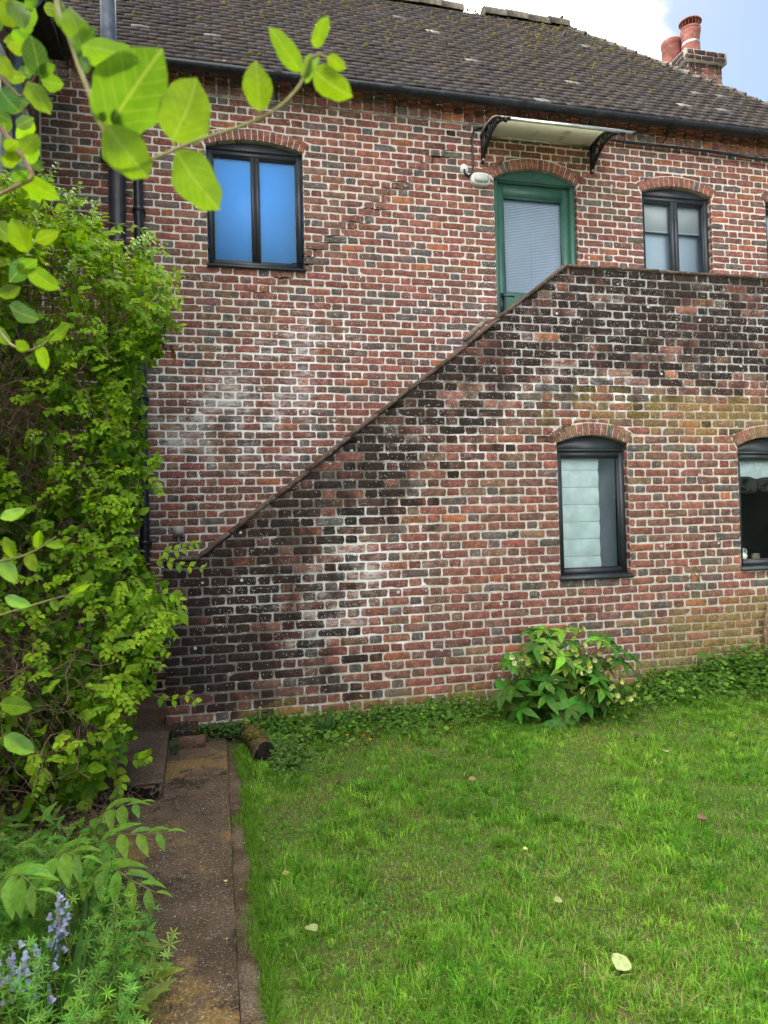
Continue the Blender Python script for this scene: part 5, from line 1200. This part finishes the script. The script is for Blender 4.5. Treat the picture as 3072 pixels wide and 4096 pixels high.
for path, D, lab in SEAL:
    P = np.array([atD(*zz(*q), D-.03*i) for i, q in enumerate(path)]); base = P[0].copy(); base[2] = .0; base[0] -= .08
    P = np.vstack([base, (base+P[0])/2+np.array([-.02, 0, 0]), P]); tt = np.linspace(0, len(P)-1, 30); Q = np.stack([np.interp(tt, range(len(P)), P[:, k]) for k in range(3)], -1)
    for _ in range(2): Q[1:-1] = (Q[:-2]+2*Q[1:-1]+Q[2:])/4
    ssl = thing('solomons_seal', tuple(base), lab, 'plant', 'arching plants beside the path')
    part(ssl, 'stem', M['stem'], lambda m: m.tube(Q, np.linspace(.0032, .0014, 30), 5), True)
    for k in range(9, 30, 2):
        T = Q[min(29, k+1)]-Q[k-1]; T /= np.linalg.norm(T); s_ = 1 if (k//2) % 2 else -1; sd_ = np.cross(T, [0, 0, 1.]); sd_ /= np.linalg.norm(sd_)
        d = T*.7+sd_*s_*random.uniform(.45, .8)+np.array([0, 0, random.uniform(-.75, -.3) if s_*sd_[1] < 0 else random.uniform(-.05, .35)]); c = jit((.19, .37, .045) if k % 3 else (.16, .31, .055), .14)
        one(SL, Q[k], d, np.array([0, -.25, 1])+sd_*s_*.3, random.uniform(.115, .14)*(1 if k < 22 else 1-.055*(k-21)), c, random.uniform(.85, 1.1)).build('leaf', M['leaf'], ssl, True)
    def buds(m):
        for k in range(11, 26, 3): m.tube([Q[k], Q[k]+(0, 0, -.02), Q[k]+(0, 0, -.032)], [.0012, .0022, .0018], 5)
    tag(part(ssl, 'buds', M['stem'], buds), kind='stuff')

# ---- bluebells
for px, py, D, lab in ((140, 1990, 2.35, 'pale blue bell flower spike furthest up the left flower bed'), (60, 2110, 2.1, 'largest pale blue bell flower spike at the bottom left corner'), (20, 2110, 2.15, 'blue bell flower spike cut by the left edge near the bottom'), (95, 2130, 2.15, 'short blue bell flower spike right of the large one at bottom left'), (120, 2040, 2.3, 'small bluish bell spike between the upper and lower spikes')):
    top = atD(px, py-70, D); base = np.array([top[0]+random.uniform(-.05, .05), top[1]+.03, 0]); bb = thing('bluebell', tuple(base), lab, 'flower', 'bluebells in the flower bed')
    Q = np.array([base+(top-base)*t+np.array([.015*math.sin(3*t), 0, 0]) for t in np.linspace(0, 1, 8)]); part(bb, 'stem', M['stem'], lambda m: m.tube(Q, np.linspace(.004, .002, 8), 5), True)
    nb_ = random.randint(11, 15)
    for k in range(nb_):
        c = top+np.array([random.uniform(-.028, .028), random.uniform(-.03, .02), -.012*k+random.uniform(-.006, .006)]); m = MB(); a = random.uniform(-.5, .5)
        Mx = np.array([[math.cos(a), 0, math.sin(a)], [0, 1, 0], [-math.sin(a), 0, math.cos(a)]]); sc = random.uniform(.78, 1.05)
        m.lathe([(r*sc, z*sc) for r, z in ((.002, 0), (.0065, -.004), (.0072, -.013), (.0085, -.019), (.012, -.021))], c, 8, jit((.42, .45, .76), .1), Mx); m.tube([c, top+(0, 0, -.012*k+.012)], .0009, 4, (.25, .28, .4)); m.build('bell', M['petal'], bb, True)
    for k in range(4):
        d = np.array([random.uniform(-1, 1), random.uniform(-.6, .6), 1.2]); one(leaf_tpl(.10, .03, .4, (.6, .9, 1, .9, .6, 0)), base, d, (d[0], -1, .3), random.uniform(.22, .34), jit((.06, .14, .03), .15)).build('leaf', M['leaf'], bb, True)

# ---- cleavers and low weeds in the bed left of the path
def inbed(n):
    out_ = []
    while len(out_) < n:
        y = random.uniform(-4.85, -2.95); lim = float(np.interp(y, (-4.9, -4.3, -3.9, -3.6, -3.3, -2.5), (-.17, -.19, -.30, -.44, -.55, -.68)))+.035*math.sin(y*9)+random.gauss(0, .02)
        x = random.uniform(-1.7, lim)
        out_.append((x, y))
    return out_
cl = MB(); LP, LD, LN, LS_, LC = [], [], [], [], []
for x, y in inbed(1250):
    edge = ss(-.55, -.2, x); h = random.uniform(.12, .42)*(1-.55*edge)*(1.1 if x < -.8 else 1)*(.30+.70*ss(-3.0, -3.7, y)); P = np.array([x, y, 0.]); d = np.array([random.uniform(-.4, .5), random.uniform(-.5, .3), 1.]); n_ = max(3, int(h/.045)); pts = [P]; c = jit((.17, .34, .060), .28)
    for k in range(n_):
        d = d+rand_unit(1)[0]*.25; d /= np.linalg.norm(d); P = P+d*h/n_; pts.append(P)
        if k < 1: continue
        u = np.cross(d, [1, .2, .1]); u /= np.linalg.norm(u); v = np.cross(d, u); nn = random.randint(6, 8); a0 = random.random()*6; sz = .036*(1-.45*k/n_)*random.uniform(.8, 1.25)
        for j in range(nn):
            t = a0+2*math.pi*j/nn; LP.append(P); LD.append(u*math.cos(t)+v*math.sin(t)+d*.35); LN.append(d); LS_.append(sz); LC.append(c*random.uniform(.85, 1.15)*(1.2 if k == n_-1 else 1))
    cl.tube(pts, .0013, 4, c*.9, cap=False)
place(cl, NARROW, np.array(LP), np.array(LD), np.array(LN), np.array(LS_)*1.15, np.array(LC))
tag(cl.build('cleavers', M['leaf'], None, True), 'tangle of narrow-leaved cleavers filling the bed left of the path', 'weeds', kind='stuff')
bw = MB(); n_ = 1500; q = np.array(inbed(n_)); pos = np.column_stack([q, rng.uniform(.02, .22, n_)*(1-.6*ss(-.8, -.3, q[:, 0]))]); place(bw, LANCE, pos, rand_unit(n_)*np.array([1, 1, .6])+np.array([.1, -.2, .5]), np.tile([0, -.3, 1.], (n_, 1)), rng.uniform(.04, .13, n_), np.array([jit((.16, .32, .055), .28) for _ in range(n_)]))
tag(bw.build('bed_weeds', M['leaf'], None, True), 'broad low leaves under the cleavers in the left bed', 'weeds', kind='stuff')
dg = MB()
for i in range(900):
    x, y = random.uniform(-1.3, -.5), random.uniform(-3.25, -2.45); a = random.uniform(0, 6.3); L_ = random.uniform(.05, .16); z = random.uniform(.0, .12); dg.tube([(x, y, z), (x+L_*.5*math.cos(a), y+L_*.4*math.sin(a), z+random.uniform(0, .06)), (x+L_*math.cos(a), y+L_*.8*math.sin(a), z+random.uniform(-.02, .04))], .0014, 3, cap=False)
tag(dg.build('dry_stalks', M['twig']), 'dry brown grass stalks under the climber above the bed', 'dry grass', kind='stuff')

# ---- weeds along the foot of the stair wall
LOBE = leaf_tpl(.95, .05, .12, (.1, .55, .7, 1.0, .75, .35))
gc = MB(); n_ = 26000; x = rng.uniform(.2, 6.8, n_); d = np.abs(rng.normal(0, .26, n_))*(1+.5*ss(2.8, 5, x)); y = YF-.03-d
ok = (rng.random(n_) < (.6+.4*ss(2.9, 3.8, x)+.3*np.sin(x*5)+.3*(x < 1.0)))
x, y = x[ok], y[ok]; n_ = len(x); hmax = .035+.085*rng.random(n_)+.30*ss(3.1, 5.2, x)*np.exp(-(YF-y)/.35)*rng.random(n_)+.14*np.exp(-(YF-y)/.2)*rng.random(n_)*np.clip(.5+.6*np.sin(x*7.3),.1,1)
pos = np.column_stack([x, y, gz(x, y)+hmax*rng.random(n_)**.6]); cw = np.array([.06, .15, .026])+rng.random((n_, 1))**2*np.array([.13, .21, .02]); cw *= rng.uniform(.75, 1.2, (n_, 1))
place(gc, LOBE, pos, rand_unit(n_)*np.array([1, 1, .35])+np.array([0, -.2, .1]), np.column_stack([rng.normal(0, .35, n_), rng.normal(-.35, .35, n_), np.ones(n_)]), np.clip(rng.lognormal(math.log(.023), .4, n_), .009, .06)*(1+.35*ss(3, 5, x)), cw)
# patch between slab and log
k = 500; pos = np.column_stack([rng.uniform(-.15, .16, k), YF-.02-np.abs(rng.normal(0, .06, k)), rng.uniform(.0, .10, k)]); place(gc, LOBE, pos, rand_unit(k)*np.array([1, 1, .4]), np.column_stack([rng.normal(0, .3, k), rng.normal(-.6, .3, k), np.ones(k)]), rng.uniform(.016, .032, k), np.array([jit((.07, .14, .045), .2) for _ in range(k)]))
k = 900; pos = np.column_stack([.30+np.abs(rng.normal(.06, .14, k)), -1.95+rng.normal(0, .17, k), rng.uniform(.01, .11, k)]); place(gc, LOBE, pos, rand_unit(k)*np.array([1, 1, .4]), np.column_stack([rng.normal(0, .3, k), rng.normal(-.5, .3, k), np.ones(k)]), rng.uniform(.014, .030, k), np.array([jit((.10, .19, .04), .25) for _ in range(k)]))
k = 160; pos = np.column_stack([rng.uniform(-.34, -.29, k), rng.uniform(-1.6, -1.42, k), rng.uniform(.0, .09, k)]); place(gc, LOBE, pos, rand_unit(k), np.tile([0, -.5, 1.], (k, 1)), rng.uniform(.010, .018, k), np.array([jit((.07, .13, .05), .2) for _ in range(k)]))
tag(gc.build('wall_weeds', M['leaf'], None, True), 'low lobed green weeds along the foot of the stair wall', 'weeds', kind='stuff')
# upright weed with a toothed leaf
up = thing('thistle_weed', atZ(705, 1585, .03), 'upright weed with long jagged leaves at the wall foot right of the log', 'weed')
JAG = leaf_tpl(.34, .08, .15, (.1, .5, .3, .75, .4, .95, .5, .9, .35, 0))
pb = np.array(up.location)
for i in range(9):
    a = i*.7; d = np.array([math.cos(a)*.8, math.sin(a)*.6-.1, random.uniform(.35, 1.3)])
    if i == 0: d = np.array([.28, 0, 1.3])
    one(JAG, pb+(0, 0, .01), d, np.array([0, -.7, .6]), .2 if i == 0 else random.uniform(.10, .16), jit((.05, .125, .028), .15)).build('leaf', M['leaf'], up, True)
bl_ = thing('broad_weed', atZ(1645, 1440, .1), 'x', 'weed'); bl_['label'] = 'weed with one large ribbed oval leaf at the wall foot far right'
o = one(OV2, atY(1505, 1420, YF-.2), (1, -.2, .25), (0, -.6, .8), .13, (.08, .18, .03)); o.build('leaf', M['leaf'], bl_, True); bl_.location = atY(1505, 1430, YF-.2); part(bl_, 'stalk', M['stem'], lambda m: m.tube([atY(1505, 1420, YF-.2), atY(1503, 1450, YF-.22)], .003, 5))
bl_.children[0].matrix_parent_inverse = Matrix.Translation(-Vector(bl_.location))
# yellow flowers
YL = ('yellow flower nearest to the log at the wall foot', 'yellow flower just right of the one nearest to the log', 'orange flower lowest among the weeds right of the log', 'left one of the yellow flower pair below the bare wall stretch', 'right one of the yellow flower pair below the bare wall stretch', 'yellow flower just left of the hellebore leaves', 'lone yellow flower in the tall weeds right of the hellebore', 'low yellow flower in the grass below the yellow flower pair', 'yellow flower in the grass right of the orange one')
for i, (px, py) in enumerate(((741, 1583), (751, 1590), (785, 1592), (925, 1565), (938, 1568), (985, 1563), (1548, 1545), (975, 1573), (800, 1600))):
    c = atZ(px, py, .06); m = MB(); colr_ = (.75, .48, .01) if i != 2 else (.7, .3, .01)
    for k in range(6):
        a = k*math.pi/3; q = one(PET, c, (math.cos(a), math.sin(a), .8), (0, 0, 1), .017, colr_); m.V += q.V; m.C += q.C; m.S += q.S
        for kf, Lf in q.F.items(): m.F.setdefault(kf, []).extend([b+m.n for b in Lf])
        m.n += q.n
    f = thing('yellow_flower', (c[0], c[1], gz(c[0], c[1])), YL[i], 'flower', 'yellow flowers along the wall foot')
    m.build('petals', M['petal'], f, True); part(f, 'stem', M['stem'], lambda q: q.tube([(c[0], c[1], 0), tuple(c)], .002, 4))

# ---- grass
def blades(n, x, y, h, wd, col, name, lab, ang=None):
    z = gz(x, y); a = rng.uniform(0, 2*math.pi, n) if ang is None else ang; lean = rng.uniform(.2, 1.3, n)*h; dx, dy = np.cos(a)*lean, np.sin(a)*lean
    px_, py_ = -np.sin(a)*wd/2, np.cos(a)*wd/2; V = np.zeros((n, 5, 3))
    V[:, 0] = np.stack([x-px_, y-py_, z-.004], -1); V[:, 1] = np.stack([x+px_, y+py_, z-.004], -1)
    V[:, 2] = np.stack([x+dx*.38-px_*.8, y+dy*.38-py_*.8, z+h*.62], -1); V[:, 3] = np.stack([x+dx*.38+px_*.8, y+dy*.38+py_*.8, z+h*.62], -1); V[:, 4] = np.stack([x+dx, y+dy, z+h*.92-.2*lean], -1)
    m = MB(); m.bulk(V, [(0, 1, 3, 2), (2, 3, 4)], col); o = m.build(name, M['grass']); return tag(o, lab, 'grass', kind='stuff')
def vn(x, y, s, k):
    return np.sin(x*s+k)*np.sin(y*s*1.13+k*2.1)+.6*np.sin(x*s*2.3-y*s*1.1+k*3)+.4*np.sin(x*s*3.9+y*s*4.7+k)
NT_ = 9500
t_ = rng.random(NT_*3); cy = -5.5+4.25*t_**1.2; cx = .16+rng.random(NT_*3)*(2.6+(cy+5.5)*1.05)
dn = np.clip(.5+.5*vn(cx, cy, 3.3, 1.3)+.2*vn(cx, cy, 8.1, .6), .06, 1); kp = rng.random(NT_*3) < dn; cx, cy, dn = cx[kp][:NT_], cy[kp][:NT_], dn[kp][:NT_]; NT_ = len(cx)
per = 21; rad = rng.uniform(.012, .045, NT_); th_ = rng.uniform(.026, .072, NT_)*(.5+.7*dn); hue = np.clip(rng.normal(.34, .24, NT_)+.18*vn(cx, cy, 2.1, 5.2), 0, 1); tuft_tone = rng.uniform(.5, 1.4, NT_)  # colour brightness drawn at random for each tuft
ld = rng.uniform(0, 2*math.pi, NT_)
ti = np.repeat(np.arange(NT_), per); n1_ = len(ti); r_ = np.sqrt(rng.random(n1_)); an = rng.uniform(0, 2*math.pi, n1_)
x1_ = cx[ti]+rad[ti]*r_*np.cos(an); y1_ = cy[ti]+rad[ti]*r_*np.sin(an); h1_ = th_[ti]*(1-.35*r_)*rng.uniform(.6, 1.3, n1_); a1_ = np.where(rng.random(n1_) < .55, an+rng.normal(0, .5, n1_), ld[ti]+rng.normal(0, .6, n1_)); yl1 = np.clip(hue[ti]+rng.normal(0, .15, n1_), 0, 1); lt1 = tuft_tone[ti]*rng.uniform(.75, 1.25, n1_)
NB = 170000; t_ = rng.random(NB); y2_ = -5.6+4.42*t_**1.15; x2_ = .13+rng.random(NB)*(2.7+(y2_+5.6)*1.05); h2_ = rng.uniform(.010, .030, NB)*(1+.4*vn(x2_, y2_, 5, 3).clip(-1, 1)); a2_ = rng.uniform(0, 2*math.pi, NB); yl2 = np.clip(.46+.2*vn(x2_, y2_, 2.1, 5.2)+rng.normal(0, .2, NB), 0, 1); lt2 = rng.uniform(.7, 1.2, NB)
x, y, h, aa, yel, lt = [np.concatenate(q) for q in ((x1_, x2_), (y1_, y2_), (h1_, h2_), (a1_, a2_), (yl1, yl2), (lt1, lt2))]
edge = .150+.018*np.sin(y*5.1)+.012*np.sin(y*13.3+1)+.02*np.sin(y*31)-.03*(vn(x*0, y, 3.1, .2) > .5); kp = (x > edge) & (y < YF-.01); x, y, h, aa, yel, lt = x[kp], y[kp], h[kp], aa[kp], yel[kp], lt[kp]; n_ = len(x)
col = np.array([.080, .262, .022])*(1-yel[:, None])+np.array([.275, .465, .055])*yel[:, None]; col *= lt[:, None]
dry = rng.random(n_) < (.05+.10*(vn(x, y, 1.6, 8.8) > .9)); col[dry] = np.array([.40, .36, .17])*rng.uniform(.7, 1.2, (dry.sum(), 1))
blades(n_, x, y, h, rng.uniform(.0018, .0042, n_)*(1+.25*ss(-3, -1.5, y)), col, 'grass', 'short uneven lawn grass with yellowish and dark tufts', aa)
k = 12000; y = rng.uniform(-5.4, -1.6, k); x = .128+rng.normal(0, .030, k)*(.6+.4*np.sin(y*6)+.3*np.sin(y*17))+.01; blades(k, x, y, rng.uniform(.015, .055, k), rng.uniform(.0016, .003, k), np.array([.105, .225, .022])*rng.uniform(.6, 1.5, (k, 1)), 'edge_grass', 'loose grass fringe along the path edge')
# dark clover-like patches in the lawn
cv = MB(); LP = []
for i in range(75):
    cx = random.uniform(.25, 3.6); cy = random.uniform(-4.9, -1.8)
    if cx > 1.3+(cy+5.6)*1.05: continue
    for k in range(random.randint(15, 60)): LP.append((cx+random.gauss(0, .09), cy+random.gauss(0, .07)))
LP = np.array(LP); LP = LP[LP[:, 0] > .19]; n_ = len(LP); pos = np.column_stack([LP, gz(LP[:, 0], LP[:, 1])+rng.uniform(.012, .04, n_)])
place(cv, LOBE, pos, rand_unit(n_)*np.array([1, 1, .3]), np.column_stack([rng.normal(0, .3, (n_, 2)), np.ones(n_)]), rng.uniform(.008, .017, n_), np.array([jit((.11, .26, .06), .25) for _ in range(n_)]))
tag(cv.build('lawn_weeds', M['leaf'], None, True), 'small dark clover-like weeds scattered in the lawn', 'weeds', kind='stuff')

# ---- fallen leaves and petals
FALL = leaf_tpl(.85, .10, .05, (.1, .7, .95, 1, .85, .55, .0))
for px, py, sz, c, lab in ((1332, 2088, .095, (.42, .50, .22), 'large pale green fallen leaf on the lawn near the bottom right'), (663, 2002, .07, (.34, .40, .16), 'pale green fallen leaf on the lawn beside the path'), (1012, 1677, .05, (.40, .22, .15), 'pinkish brown fallen leaf on the middle of the lawn'), (1436, 1622, .06, (.48, .38, .30), 'pale pinkish curled leaf on the lawn below the hellebore'), (1524, 1766, .065, (.25, .13, .10), 'dark pink withered leaf on the lawn at the right'),
                           (1140, 1830, .03, (.50, .55, .12), 'small yellow-green leaf on the lawn left of centre'), (1213, 1937, .045, (.38, .42, .15), 'narrow yellowish leaf in the grass above the large pale leaf'), (727, 1686, .045, (.08, .035, .02), 'dark brown dead leaf on the lawn near the log'), (1382, 1590, .045, (.10, .04, .03), 'dark brown leaf below the flower clump'), (610, 1895, .035, (.42, .36, .16), 'straw-coloured leaf at the path edge')):
    p = atZ(px, py, .05); p[2] = gz(p[0], p[1])+.035; a = random.uniform(0, 6.3); o = one(FALL, p, (math.cos(a), math.sin(a), .12), (random.uniform(-.25, .25), -.35, 1), sz*.85, c).build('fallen_leaf', M['thick_leaf'], None, True); tag(o, lab, 'leaf', 'fallen leaves on the lawn')
for px, py, sz, c, lab in ((488, 1905, .02, (.5, .5, .22), 'small pale yellow-green leaf on the bare path'), (265, 2020, .022, (.5, .52, .25), 'round pale leaf at the left edge of the path'), (240, 1645, .05, (.25, .27, .15), 'dull grey-green leaf stuck in the climber above the step')):
    p = atZ(px, py, .012) if py > 1700 else atY(px, py, -2.5); a = random.uniform(0, 6.3); o = one(FALL, p, (math.cos(a), math.sin(a), .05), (0, -.1 if py > 1700 else -1, 1 if py > 1700 else .2), sz, c).build('fallen_leaf', M['thick_leaf'], None, True); tag(o, lab, 'leaf')
pt = MB(); n_ = 190; x = rng.uniform(-.55, .15, n_); y = -1.25-3.6*rng.random(n_); onstep = rng.random(n_) < .16; x = np.where(onstep, rng.uniform(-.9, -.37, n_), x); y = np.where(onstep, rng.uniform(-2.35, -1.2, n_), y)
pos = np.column_stack([x, y, np.where(onstep, .103, .006)]); place(pt, leaf_tpl(.6, .1, .1, (.2, .8, 1, .7, .2)), pos, rand_unit(n_)*np.array([1, 1, .1]), np.tile([0, 0, 1.], (n_, 1)), rng.uniform(.004, .011, n_), np.array([jit((.60, .56, .46), .15) for _ in range(n_)]))
tag(pt.build('petals', M['petal']), 'tiny fallen whitish petals scattered over path and step', 'petals', kind='stuff')
dt = MB()
for i in range(110):
    x, y = random.uniform(-.55, .15), -1.25-3.4*random.random(); a = random.uniform(0, 6.3); L_ = random.uniform(.012, .06); dt.tube([(x, y, .006), (x+L_*math.cos(a)*.5, y+L_*.5*math.sin(a)+.004, .009), (x+L_*math.cos(a), y+L_*math.sin(a), .006)], random.uniform(.0008, .002), 4)
tag(dt.build('twig_litter', M['twig']), 'bits of twig lying on the path', 'litter', kind='stuff')

# ---- garden hedge across the lawn behind the photographer, mirrored in the window panes
hg = thing('garden_hedge', (4, -17, 0), 'clipped dark green garden hedge across the lawn facing the house', 'hedge')
part(hg, 'core', M['soil'], lambda m: m.box((-16, -18, 0), (24, -16.6, 2.3)))
m = MB(); n_ = 14000; pos = np.column_stack([rng.uniform(-16, 24, n_), -16.45+rng.normal(0, .1, n_), rng.uniform(0, 2.6, n_)+.12*np.sin(rng.uniform(0, 60, n_))])
place(m, OV, pos, rand_unit(n_), rand_unit(n_)+np.array([0, .8, .4]), rng.uniform(.10, .2, n_), np.array([.05, .10, .03])*rng.uniform(.6, 1.4, (n_, 1)))
tag(m.build('foliage', M['leaf'], hg), kind='stuff')
